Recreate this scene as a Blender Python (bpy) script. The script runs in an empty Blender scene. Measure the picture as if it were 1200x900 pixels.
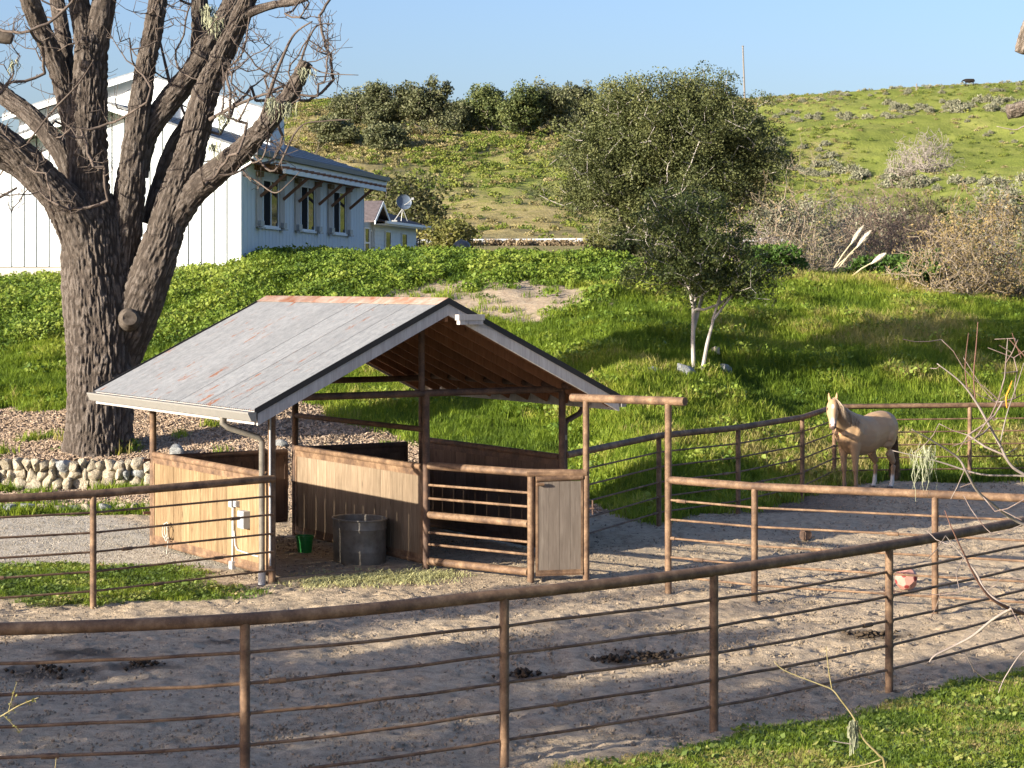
import bpy, math, random
import numpy as np
from mathutils import Vector, Matrix
PI = math.pi
sc = bpy.context.scene
col = sc.collection
random.seed(7)

# ------------------------------------------------------------------ camera, sky, sun, exposure
F_PX, HOR, CAMZ = 2380.0, 335.0, 4.05
cam = bpy.data.cameras.new('camera'); cam_o = bpy.data.objects.new('camera', cam); col.objects.link(cam_o)
cam.sensor_width = 36.0; cam.lens = F_PX / 1200 * 36; cam.shift_y = -(450 - HOR) / 1200
cam.clip_start = 0.2; cam.clip_end = 6000
cam_o.location = (0, 0, CAMZ); cam_o.rotation_euler = (PI / 2, 0, 0)
sc.camera = cam_o
SUN_EL, SUN_AZ = math.radians(13.6), math.radians(34.0)      # azimuth of travel, from +X towards +Y
w = bpy.data.worlds.new('World'); sc.world = w; w.use_nodes = True
nt = w.node_tree
sky = nt.nodes.new('ShaderNodeTexSky'); sky.sky_type = 'NISHITA'; sky.sun_disc = False
sky.sun_elevation = SUN_EL
sky.air_density = 1.0; sky.dust_density = 2.6; sky.ozone_density = 4.0; sky.altitude = 100
sd = Vector((-math.cos(SUN_AZ), -math.sin(SUN_AZ), 0))       # towards the sun
sky.sun_rotation = math.atan2(sd.x, sd.y)
tnt = nt.nodes.new('ShaderNodeMix'); tnt.data_type = 'RGBA'; tnt.blend_type = 'MULTIPLY'; tnt.inputs[0].default_value = 1.0; tnt.inputs[7].default_value = (.88, .765, .78, 1)
nt.links.new(sky.outputs[0], tnt.inputs[6]); nt.links.new(tnt.outputs[2], nt.nodes['Background'].inputs[0])
nt.nodes['Background'].inputs[1].default_value = 0.117
sun = bpy.data.lights.new('sun', 'SUN'); sun.energy = 4.3; sun.angle = math.radians(0.55); sun.color = (1.0, 0.915, 0.75)
sun_o = bpy.data.objects.new('sun', sun); col.objects.link(sun_o); sun_o.location = (-40, -30, 30)
travel = Vector((math.cos(SUN_AZ) * math.cos(SUN_EL), math.sin(SUN_AZ) * math.cos(SUN_EL), -math.sin(SUN_EL)))
sun_o.rotation_euler = travel.to_track_quat('-Z', 'Y').to_euler()
sc.view_settings.view_transform = 'Standard'; sc.view_settings.look = 'None'
sc.view_settings.exposure = 1.64; sc.view_settings.gamma = 1.0

# ------------------------------------------------------------------ helpers
def fade(t): return t * t * t * (t * (t * 6 - 15) + 10)
def _h(ix, iy, iz, seed):
    with np.errstate(over='ignore'):
        n = (ix.astype(np.uint32) * np.uint32(374761393) + iy.astype(np.uint32) * np.uint32(668265263)
             + iz.astype(np.uint32) * np.uint32(2147483647) + np.uint32(seed * 974711 + 12345))
        n = (n ^ (n >> np.uint32(13))) * np.uint32(1274126177)
        n = n ^ (n >> np.uint32(16))
    return (n & np.uint32(0xFFFF)).astype(np.float64) / 65535.0
def vnoise(x, y, z=None, seed=0):
    x = np.asarray(x, float); y = np.asarray(y, float)
    z = np.zeros_like(x) if z is None else np.asarray(z, float)
    ix, iy, iz = np.floor(x).astype(np.int64), np.floor(y).astype(np.int64), np.floor(z).astype(np.int64)
    fx, fy, fz = fade(x - ix), fade(y - iy), fade(z - iz)
    r = 0
    for dx in (0, 1):
        for dy in (0, 1):
            for dz in (0, 1):
                r = r + _h(ix + dx, iy + dy, iz + dz, seed) * (fx if dx else 1 - fx) * (fy if dy else 1 - fy) * (fz if dz else 1 - fz)
    return r
def fbm(x, y, z=None, seed=0, octv=3):
    s, a, t = 0, 1.0, 0
    for k in range(octv):
        f = 2.03 ** k
        s = s + a * vnoise(np.asarray(x) * f + 13.1 * k, np.asarray(y) * f - 7.7 * k, None if z is None else np.asarray(z) * f, seed + k); t += a; a *= .5
    return s / t
def sstep(a, b, x): t = np.clip((x - a) / (b - a), 0, 1); return t * t * (3 - 2 * t)

def W(x, y, Y): return Vector(((x - 600) / F_PX * Y, Y, CAMZ - (y - HOR) / F_PX * Y))
def proj(X, Y, Z): return 600 + F_PX * X / Y, HOR - F_PX * (Z - CAMZ) / Y
def in_poly(x, y, poly):
    inside = np.zeros(np.shape(x), bool); n = len(poly)
    for i in range(n):
        x1, y1 = poly[i]; x2, y2 = poly[(i + 1) % n]
        c = ((y1 > y) != (y2 > y)) & (x < (x2 - x1) * (y - y1) / (y2 - y1 + 1e-9) + x1)
        inside ^= c
    return inside

def mesh_np(name, V, F, smooth=False):
    V = np.ascontiguousarray(V, np.float32); F = np.ascontiguousarray(F, np.int32)
    me = bpy.data.meshes.new(name); n, k = F.shape
    me.vertices.add(len(V)); me.vertices.foreach_set('co', V.ravel())
    me.loops.add(n * k); me.loops.foreach_set('vertex_index', F.ravel())
    me.polygons.add(n); me.polygons.foreach_set('loop_start', np.arange(0, n * k, k, dtype=np.int32))
    if smooth: me.polygons.foreach_set('use_smooth', np.ones(n, bool))
    me.update(calc_edges=True); me.validate()
    return me
class MB:
    def __init__(s): s.v = []; s.f = []
    def add(s, V, F):
        o = len(s.v); s.v += [tuple(p) for p in V]; s.f += [tuple(i + o for i in f) for f in F]; return s
    def box(s, lo, hi, mx=None, ch=0.0):
        x0, y0, z0 = lo; x1, y1, z1 = hi
        V = [Vector(p) for p in ((x0, y0, z0), (x1, y0, z0), (x1, y1, z0), (x0, y1, z0), (x0, y0, z1), (x1, y0, z1), (x1, y1, z1), (x0, y1, z1))]
        if mx: V = [mx @ p for p in V]
        return s.add(V, [(0, 3, 2, 1), (4, 5, 6, 7), (0, 1, 5, 4), (1, 2, 6, 5), (2, 3, 7, 6), (3, 0, 4, 7)])
    def beam(s, a, b, wd, ht, up=(0, 0, 1)):
        a, b = Vector(a), Vector(b); d = (b - a).normalized(); up = Vector(up)
        sx = d.cross(up).normalized(); uz = sx.cross(d).normalized()
        V = []
        for p in (a, b):
            for i, j in ((-1, -1), (1, -1), (1, 1), (-1, 1)): V.append(p + sx * (i * wd / 2) + uz * (j * ht / 2))
        return s.add(V, [(0, 3, 2, 1), (4, 5, 6, 7), (0, 1, 5, 4), (1, 2, 6, 5), (2, 3, 7, 6), (3, 0, 4, 7)])
    def prism(s, poly, axis_vec):
        n = len(poly); P = [Vector(p) for p in poly]; a = Vector(axis_vec)
        return s.add(P + [p + a for p in P], [tuple(range(n))[::-1], tuple(range(n, 2 * n))] + [(i, (i + 1) % n, n + (i + 1) % n, n + i) for i in range(n)])
    def tube(s, path, r, seg=10, cap=True, rb=None, up=(0, 0, 1)):
        P = [Vector(p) for p in path]; n = len(P)
        R = r if isinstance(r, (list, tuple)) else [r] * n
        RB = rb if rb is not None else R
        V = []; fr = None
        for i, p in enumerate(P):
            d = (P[min(i + 1, n - 1)] - P[max(i - 1, 0)]).normalized()
            if fr is None:
                u = Vector(up)
                if abs(d.dot(u)) > .97: u = Vector((1, 0, 0))
                sx = d.cross(u).normalized()
            else: sx = (fr - d * fr.dot(d)).normalized()
            fr = sx; uz = sx.cross(d)
            for k in range(seg):
                a = 2 * PI * k / seg; V.append(p + sx * (math.cos(a) * R[i]) + uz * (math.sin(a) * RB[i]))
        F = [(i * seg + k, i * seg + (k + 1) % seg, (i + 1) * seg + (k + 1) % seg, (i + 1) * seg + k) for i in range(n - 1) for k in range(seg)]
        if cap: F += [tuple(range(seg))[::-1], tuple(range((n - 1) * seg, n * seg))]
        return s.add(V, F)
    def lathe(s, prof, seg=20, sx=1.0, sy=1.0, c=(0, 0, 0)):
        V = []; n = len(prof)
        for r, z in prof:
            for k in range(seg): a = 2 * PI * k / seg; V.append((c[0] + r * sx * math.cos(a), c[1] + r * sy * math.sin(a), c[2] + z))
        F = [(i * seg + k, i * seg + (k + 1) % seg, (i + 1) * seg + (k + 1) % seg, (i + 1) * seg + k) for i in range(n - 1) for k in range(seg)]
        return s.add(V, F)
    def mesh(s, name, smooth=False):
        me = bpy.data.meshes.new(name); me.from_pydata(s.v, [], s.f)
        if smooth:
            me.polygons.foreach_set('use_smooth', [True] * len(me.polygons))
            if smooth != 'all':
                try: me.set_sharp_from_angle(angle=math.radians(40))
                except Exception: pass
        me.update(); return me
def link(name, me, mat=None, parent=None, loc=(0, 0, 0), rot=(0, 0, 0)):
    if isinstance(me, MB): me = me.mesh(name)
    o = bpy.data.objects.new(name, me); col.objects.link(o)
    if mat is not None and me is not None and not me.materials: me.materials.append(mat)
    o.location = loc; o.rotation_euler = rot
    if parent is not None: o.parent = parent
    return o
def thing(name, label, cat, loc=(0, 0, 0), rz=0, group=None):
    o = bpy.data.objects.new(name, None); col.objects.link(o); o.location = loc; o.rotation_euler = (0, 0, rz); o.empty_display_size = .2
    return tag(o, label, cat, group)
def tag(o, label, cat, group=None):
    o['label'] = label; o['category'] = cat
    if group: o['group'] = group
    return o
def kind(o, k): o['kind'] = k; return o
def copy_tree(o, parent=None):
    c = o.copy(); col.objects.link(c)
    if parent is not None: c.parent = parent
    for ch in o.children: copy_tree(ch, c)
    return c

# ------------------------------------------------------------------ materials
class NT:
    def __init__(s, name):
        s.m = bpy.data.materials.new(name); s.m.use_nodes = True; s.t = s.m.node_tree; s.t.nodes.clear()
        s.out = s.n('ShaderNodeOutputMaterial'); s.b = s.n('ShaderNodeBsdfPrincipled'); s.l(s.b.outputs[0], s.out.inputs[0])
        s.co = None
    def n(s, t, **kw):
        nd = s.t.nodes.new(t)
        for k, v in kw.items(): setattr(nd, k, v)
        return nd
    def l(s, a, b): s.t.links.new(a, b)
    def coord(s, scale=(1, 1, 1), rnd=0.0, kind='Object'):
        tc = s.n('ShaderNodeTexCoord'); mp = s.n('ShaderNodeMapping'); mp.inputs['Scale'].default_value = scale; s.l(tc.outputs[kind], mp.inputs[0])
        if rnd:
            oi = s.n('ShaderNodeObjectInfo'); mm = s.n('ShaderNodeMath', operation='MULTIPLY'); mm.inputs[1].default_value = rnd
            s.l(oi.outputs['Random'], mm.inputs[0]); s.l(mm.outputs[0], mp.inputs['Location'])
        return mp.outputs[0]
    def noise(s, vec, scale, detail=4, rough=.6, dist=0.0):
        nd = s.n('ShaderNodeTexNoise'); nd.inputs['Scale'].default_value = scale; nd.inputs['Detail'].default_value = detail
        nd.inputs['Roughness'].default_value = rough; nd.inputs['Distortion'].default_value = dist
        s.l(vec, nd.inputs['Vector']); return nd.outputs[0]
    def vor(s, vec, scale, feat='F1', out='Distance'):
        nd = s.n('ShaderNodeTexVoronoi', feature=feat); nd.inputs['Scale'].default_value = scale; s.l(vec, nd.inputs['Vector']); return nd.outputs[out]
    def ramp(s, fac, stops):
        nd = s.n('ShaderNodeValToRGB'); cr = nd.color_ramp
        while len(cr.elements) < len(stops): cr.elements.new(.5)
        for e, (p, c) in zip(cr.elements, stops):
            e.position = p; e.color = (c, c, c, 1) if isinstance(c, (int, float)) else (*c, 1)
        s.l(fac, nd.inputs[0]); return nd.outputs[0]
    def mix(s, fac, a, b, mode='MIX'):
        nd = s.n('ShaderNodeMix', data_type='RGBA', blend_type=mode)
        for i, v in ((0, fac), (6, a), (7, b)):
            if hasattr(v, 'is_linked'): s.l(v, nd.inputs[i])
            elif isinstance(v, (int, float)): nd.inputs[i].default_value = v
            else: nd.inputs[i].default_value = (*v, 1)
        return nd.outputs[2]
    def math(s, op, a, b=0.0):
        nd = s.n('ShaderNodeMath', operation=op)
        for i, v in enumerate((a, b)):
            if hasattr(v, 'is_linked'): s.l(v, nd.inputs[i])
            else: nd.inputs[i].default_value = v
        return nd.outputs[0]
    def attr(s, name, typ='GEOMETRY', out='Fac'): return s.n('ShaderNodeAttribute', attribute_name=name, attribute_type=typ).outputs[out]
    def rnd(s): return s.n('ShaderNodeObjectInfo').outputs['Random']
    def color(s, c):
        if hasattr(c, 'is_linked'): s.l(c, s.b.inputs['Base Color'])
        else: s.b.inputs['Base Color'].default_value = (*c, 1)
        return s
    def set(s, rough=.8, metal=0.0, spec=.3):
        if hasattr(rough, 'is_linked'): s.l(rough, s.b.inputs['Roughness'])
        else: s.b.inputs['Roughness'].default_value = rough
        s.b.inputs['Metallic'].default_value = metal; s.b.inputs['Specular IOR Level'].default_value = spec; return s
    def bump(s, h, st=.4, dist=.02):
        nd = s.n('ShaderNodeBump'); nd.inputs['Strength'].default_value = st; nd.inputs['Distance'].default_value = dist
        s.l(h, nd.inputs['Height']); s.l(nd.outputs[0], s.b.inputs['Normal']); return s

def mottled(name, c1, c2, scale=6, rough=.8, spec=.3, metal=0.0, bump=.25, bs=30, stretch=(1, 1, 1), bd=.01, var=0.25):
    m = NT(name); v = m.coord(stretch, 17.0)
    n = m.noise(v, scale, 6, .65)
    c = m.ramp(n, [(.32, c1), (.68, c2)])
    r = m.math('MULTIPLY_ADD', m.rnd(), var); r.node.inputs[2].default_value = 1 - var / 2
    c = m.mix(1.0, c, r, 'MULTIPLY')
    m.color(c).set(rough, metal, spec)
    if bump: m.bump(m.noise(v, bs, 5, .7), bump, bd)
    return m.m
def wood(name, c1, c2, c3, knots=True, var=.4, rough=.82):
    m = NT(name); v = m.coord((14, 14, 1.0), 31.0); v2 = m.coord((3, 3, .8), 31.0)
    g = m.noise(v, 2.2, 6, .7, .6); big = m.noise(v2, 1.6, 3, .6)
    c = m.ramp(g, [(.3, c1), (.55, c2), (.75, c3)])
    c = m.mix(m.ramp(big, [(.38, 0.0), (.7, .55)]), c, c1)
    if knots:
        k = m.vor(m.coord((5, 5, 1.7), 31.0), 1.0); c = m.mix(m.ramp(k, [(.05, .75), (.13, 0.0)]), c, tuple(x * .42 for x in c1))
    r = m.math('MULTIPLY_ADD', m.rnd(), var); r.node.inputs[2].default_value = 1 - var / 2
    m.color(m.mix(1.0, c, r, 'MULTIPLY')).set(rough, 0, .2).bump(g, .35, .006); return m.m
def plain(name, c, rough=.6, spec=.3, metal=0.0):
    m = NT(name); n = m.noise(m.coord((1, 1, 1), 9.0), 9, 5, .65)
    m.color(m.mix(m.ramp(n, [(.35, 0.0), (.75, .35)]), c, tuple(x * .72 for x in c))).set(rough, metal, spec); return m.m

def leaf_mat(name, stops, inst=False, trans=.35, rough=.6, spec=.25):
    m = NT(name)
    if inst: f = m.attr('tint', 'INSTANCER')
    else: f = m.attr('tint', 'GEOMETRY')
    c = m.ramp(f, stops)
    m.color(c).set(rough, 0, spec)
    tr = m.n('ShaderNodeBsdfTranslucent'); m.l(m.mix(1.0, c, (1.0, 1.0, .55), 'MULTIPLY'), tr.inputs[0])
    mx = m.n('ShaderNodeMixShader'); mx.inputs[0].default_value = trans
    m.l(m.b.outputs[0], mx.inputs[1]); m.l(tr.outputs[0], mx.inputs[2]); m.l(mx.outputs[0], m.out.inputs[0])
    return m.m

def rust_mat(name, c1, c2, c3):
    m = NT(name); v = m.coord((1, 1, 1), 23.0)
    n = m.noise(v, 5.0, 6, .7); n2 = m.noise(v, 38, 5, .7)
    c = m.ramp(n, [(.36, c1), (.5, c2), (.64, c3)])
    c = m.mix(m.ramp(n2, [(.5, 0.0), (.75, .55)]), c, c1)
    sp = m.noise(v, 90, 2, .5); c = m.mix(m.ramp(sp, [(.68, 0.0), (.78, .35)]), c, (.42, .36, .31))
    m.color(c).set(m.ramp(n2, [(.3, .55), (.7, .85)]), 0.0, .35).bump(n2, .3, .004); return m.m
M = {}
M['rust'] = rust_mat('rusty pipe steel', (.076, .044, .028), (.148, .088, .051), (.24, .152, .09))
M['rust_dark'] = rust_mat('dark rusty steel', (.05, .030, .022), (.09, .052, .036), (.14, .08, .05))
M['cedar'] = wood('fresh cedar plank', (.135, .085, .043), (.27, .188, .105), (.39, .295, .185), True, .42)
M['worn'] = wood('weathered plank', (.135, .098, .066), (.24, .178, .122), (.33, .26, .19), True, .4)
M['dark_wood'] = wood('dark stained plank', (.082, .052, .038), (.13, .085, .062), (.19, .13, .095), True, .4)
M['grey_wood'] = wood('grey weathered timber', (.33, .30, .285), (.46, .43, .41), (.55, .52, .50), True, .2)
M['rafter'] = wood('brown rafter timber', (.16, .075, .04), (.235, .115, .062), (.30, .155, .09), True, .3)
M['gutter'] = plain('painted gutter', (.21, .20, .185), .5, .4)
M['pvc'] = plain('white conduit', (.46, .46, .45), .5, .4)
M['box_grey'] = plain('grey box', (.33, .35, .37), .5, .4)
M['black'] = plain('black trim', (.025, .023, .023), .6, .3)
M['galv'] = mottled('dull galvanised tank', (.14, .122, .10), (.29, .262, .222), 5, .55, .5, .35, .2, 22)
M['green_pl'] = plain('green plastic', (.02, .22, .045), .4, .4)
M['pink_pl'] = mottled('faded pink plastic', (.38, .17, .135), (.47, .25, .205), 4, .55, .4, 0, .1, 30)
M['pink_dark'] = plain('dark red hole', (.22, .035, .035), .7, .2)
M['rope'] = plain('pale rope', (.42, .39, .34), .9, .1)

def roof_mat():
    m = NT('corrugated galvanised iron'); v = m.coord((1, 1, 1), 41.0)
    spangle = m.noise(v, 9, 6, .7); st = m.noise(m.coord((1.2, 9, 1), 41.0), 2.0, 5, .65)
    c = m.ramp(spangle, [(.3, (.19, .195, .205)), (.7, (.30, .305, .31))])
    c = m.mix(m.ramp(st, [(.45, 0.0), (.75, .4)]), c, (.37, .37, .368))
    ru = m.noise(m.coord((.8, 3.0, 1), 57.0), 1.6, 6, .72); ru2 = m.noise(m.coord((1.0, 16, 1), 57.0), 2.2, 4, .7)
    f1 = m.ramp(ru, [(.60, 0.0), (.65, .85)]); f2 = m.ramp(ru2, [(.63, 0.0), (.72, .4)])
    c = m.mix(f2, c, (.33, .19, .12)); c = m.mix(f1, c, (.27, .095, .035))
    oi = m.n('ShaderNodeObjectInfo'); r = m.math('MULTIPLY_ADD', oi.outputs['Random'], .16); r.node.inputs[2].default_value = .92
    c = m.mix(1.0, c, r, 'MULTIPLY')
    m.color(c).set(.62, .25, .35); m.bump(spangle, .1, .003); return m.m
M['iron'] = roof_mat()
M['ridge_rust'] = mottled('rusty ridge cap', (.26, .085, .03), (.44, .36, .31), 2.6, .7, .3, .2, .15, 30, (1, 1, 1), .003, .5)
M['white_board'] = mottled('white painted board', (.54, .59, .62), (.61, .655, .68), 2.0, .65, .3, 0, .06, 40, (1, 1, .3), .004, .05)
M['white_trim'] = plain('white trim', (.74, .77, .78), .6, .3)
M['soffit'] = plain('pale soffit', (.55, .58, .50), .8, .2)
M['shingle'] = mottled('slate blue roofing', (.13, .145, .165), (.20, .215, .235), 5, .7, .4, .1, .25, 30)
M['shingle_brown'] = mottled('brown shingles', (.07, .057, .06), (.125, .105, .108), 6, .9, .2, 0, .3, 25)
M['concrete'] = mottled('concrete footing', (.30, .275, .235), (.42, .39, .34), 1.6, .9, .2, 0, .25, 25)
M['brown_wood'] = wood('stained awning timber', (.17, .085, .052), (.24, .13, .083), (.31, .18, .12), False, .2)
M['pale_wood'] = wood('whitewashed wood', (.40, .36, .32), (.52, .48, .44), (.60, .565, .53), True, .1)
m = NT('window glass'); m.color((.018, .021, .024)).set(.04, 0, .35); M['glass'] = m.m
M['dish'] = plain('blue grey dish', (.085, .115, .165), .5, .4)
M['steel'] = plain('zinc steel', (.36, .37, .38), .5, .4, .3)
def bark_mat(name, c1, c2, c3):
    m = NT(name); v = m.coord((1, 1, .35)); n = m.noise(v, 14, 6, .7); n2 = m.noise(m.coord(), 1.2, 4, .6)
    h = m.attr('ridge'); c = m.ramp(h, [(.15, c1), (.55, c2), (.95, c3)])
    c = m.mix(m.ramp(m.noise(m.coord((1, 1, .5)), 38, 5, .75), [(.42, .0), (.62, .6)]), c, c1); c = m.mix(m.ramp(n, [(.35, .0), (.7, .4)]), c, c2)
    c = m.mix(m.ramp(n2, [(.5, 0.0), (.8, .35)]), c, tuple(x * .7 for x in c2))
    m.color(c).set(.95, 0, .12).bump(m.math('ADD', n, m.noise(m.coord((1, 1, .5)), 40, 4, .75)), 1.0, .05); return m.m
M['bark'] = bark_mat('furrowed bark', (.068, .055, .047), (.130, .106, .090), (.20, .17, .15))
M['twig'] = mottled('bare twig', (.065, .05, .043), (.14, .112, .096), 3, .9, .15, 0, 0)
M['twig_grey'] = mottled('grey twig', (.17, .14, .125), (.30, .255, .23), 3, .9, .15, 0, 0)
M['twig_tan'] = mottled('tan twig', (.19, .15, .108), (.31, .255, .19), 3, .9, .15, 0, 0)
M['twig_red'] = mottled('red brown twig', (.12, .062, .05), (.2, .11, .085), 3, .9, .15, 0, 0)
M['twig_purple'] = mottled('mauve brown twig', (.17, .118, .093), (.27, .20, .158), 3, .9, .15, 0, 0)
M['oak_bark'] = mottled('pale oak bark', (.30, .27, .25), (.50, .46, .43), 4, .9, .15, 0, .3, 20)
M['lichen'] = mottled('pale green lichen', (.20, .21, .14), (.32, .33, .23), 6, .95, .1, 0, 0)
M['oak_leaf'] = leaf_mat('dark oak leaf', [(0, (.032, .046, .016)), (.5, (.075, .097, .03)), (1, (.15, .165, .05))], trans=.18)
M['olive_leaf'] = leaf_mat('olive oak leaf', [(0, (.045, .056, .020)), (.5, (.098, .112, .040)), (1, (.175, .18, .07))], trans=.2)
M['ridge_leaf'] = leaf_mat('grey green oak leaf', [(0, (.055, .066, .032)), (.5, (.11, .122, .06)), (1, (.19, .19, .10))], trans=.18)
M['shrub_leaf'] = leaf_mat('yellow green shrub leaf', [(0, (.075, .085, .022)), (.5, (.15, .15, .042)), (1, (.26, .235, .08))], trans=.25)
M['ivy_leaf'] = leaf_mat('green bramble leaf', [(0, (.025, .055, .010)), (.5, (.06, .12, .02)), (1, (.13, .20, .04))], trans=.25)
M['sage_leaf'] = leaf_mat('sage leaf', [(0, (.12, .13, .085)), (.5, (.22, .22, .15)), (1, (.33, .315, .23))], trans=.15)
M['dry_leaf'] = leaf_mat('dry leaf', [(0, (.16, .115, .055)), (.5, (.27, .20, .085)), (1, (.40, .31, .14))], trans=.25)
M['grass'] = leaf_mat('grass blade', [(0, (.075, .125, .016)), (.35, (.145, .215, .022)), (.65, (.225, .295, .034)), (.88, (.32, .34, .06)), (1, (.44, .37, .15))], True, .45)
M['weed'] = leaf_mat('weed leaf', [(0, (.055, .10, .016)), (.5, (.13, .20, .026)), (1, (.24, .29, .05))], True, .3)
M['cover'] = leaf_mat('ground cover leaf', [(0, (.07, .11, .03)), (.45, (.15, .205, .045)), (.8, (.27, .29, .075)), (1, (.36, .28, .14))], True, .3)
M['stone'] = mottled('pale fieldstone', (.30, .25, .175), (.54, .48, .38), 2.2, .95, .1, 0, .9, 5, (1, 1, 1), .09, .45)
M['stone_grey'] = mottled('grey fieldstone', (.19, .20, .205), (.40, .41, .41), 2.2, .95, .1, 0, .9, 5, (1, 1, 1), .09, .45)
M['mortar'] = mottled('wall core', (.20, .165, .12), (.30, .255, .19), 8, .95, .1, 0, .4, 30)
M['clod'] = mottled('dirt clod', (.17, .135, .10), (.28, .228, .17), 8, 1.0, .05, 0, .3, 40)
M['manure'] = mottled('dark manure', (.03, .022, .016), (.085, .062, .042), 12, .95, .1, 0, .4, 40)
M['chip'] = mottled('wood chip', (.27, .19, .13), (.45, .35, .26), 5, .95, .1, 0, 0, 10, (1, 1, 1), .01, .6)
M['hay'] = mottled('hay scraps', (.36, .36, .16), (.50, .47, .24), 5, .95, .1, 0, 0)
M['guard'] = plain('guardrail steel', (.27, .29, .32), .45, .5, .3)
M['cow'] = plain('black cow', (.02, .017, .016), .9, .1)
M['pole'] = plain('grey pole', (.20, .18, .165), .9, .1)
M['plume'] = mottled('cream plume', (.60, .54, .44), (.74, .68, .58), 5, .95, .1, 0, .3, 40)
M['straw'] = plain('straw stalk', (.52, .44, .29), .9, .1)
M['weed_far'] = leaf_mat('hill weed leaf', [(0, (.07, .11, .02)), (.5, (.14, .18, .03)), (1, (.23, .24, .055))], True, .2)
M['dry_far'] = leaf_mat('hill dry leaf', [(0, (.15, .13, .055)), (.5, (.25, .215, .095)), (1, (.35, .29, .16))], True, .2)
M['worn2'] = wood('grey brown plank', (.115, .092, .075), (.185, .152, .125), (.25, .212, .18), True, .25)
M['bark2'] = mottled('grey sawn limb scar', (.05, .04, .033), (.125, .105, .09), 9, .95, .1, 0, .5, 20)
M['oak_far'] = leaf_mat('deep green oak leaf', [(0, (.045, .066, .022)), (.5, (.095, .12, .04)), (1, (.17, .19, .065))], trans=.15)
M['oak_bark2'] = mottled('grey trunk bark', (.16, .135, .115), (.27, .24, .21), 4, .9, .15, 0, 0)
M['shrub_mid'] = leaf_mat('olive shrub leaf', [(0, (.055, .065, .025)), (.5, (.11, .115, .045)), (1, (.19, .18, .08))], trans=.2)
M['dry_leaf2'] = leaf_mat('dry scrub leaf', [(0, (.13, .095, .06)), (.5, (.22, .165, .10)), (1, (.32, .25, .15))], trans=.15)
M['groove'] = plain('shadowed groove board', (.05, .05, .055), .9, .1)
M['dark_edge'] = plain('slate metal edge', (.085, .095, .11), .5, .4)
M['guard_post'] = plain('dark guard post', (.10, .085, .075), .9, .1)
M['twig_mauve'] = mottled('pale mauve twig', (.27, .235, .21), (.39, .345, .31), 3, .9, .15, 0, 0)
M['twig_mix'] = mottled('grey and red twig', (.10, .06, .05), (.25, .21, .19), 5, .85, .2, 0, 0)
M['cut_limb'] = mottled('weathered bare limb', (.20, .17, .145), (.31, .27, .235), 6, .9, .15, 0, .4, 25)
M['orange_leaf'] = plain('orange leaf', (.75, .28, .03), .6, .2)
M['twig_yel'] = mottled('yellow green twig', (.19, .155, .06), (.31, .26, .14), 8, .8, .2, 0, 0)
M['screen'] = plain('dark window screen', (.018, .019, .022), .9, .05)
M['gravel'] = mottled('gravel', (.21, .185, .15), (.37, .33, .275), 6, .95, .1, 0, 0, 10, (1, 1, 1), .01, .6)
M['cut_bark'] = bark_mat('pale weathered bark', (.12, .095, .075), (.24, .195, .16), (.33, .28, .24))
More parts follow.
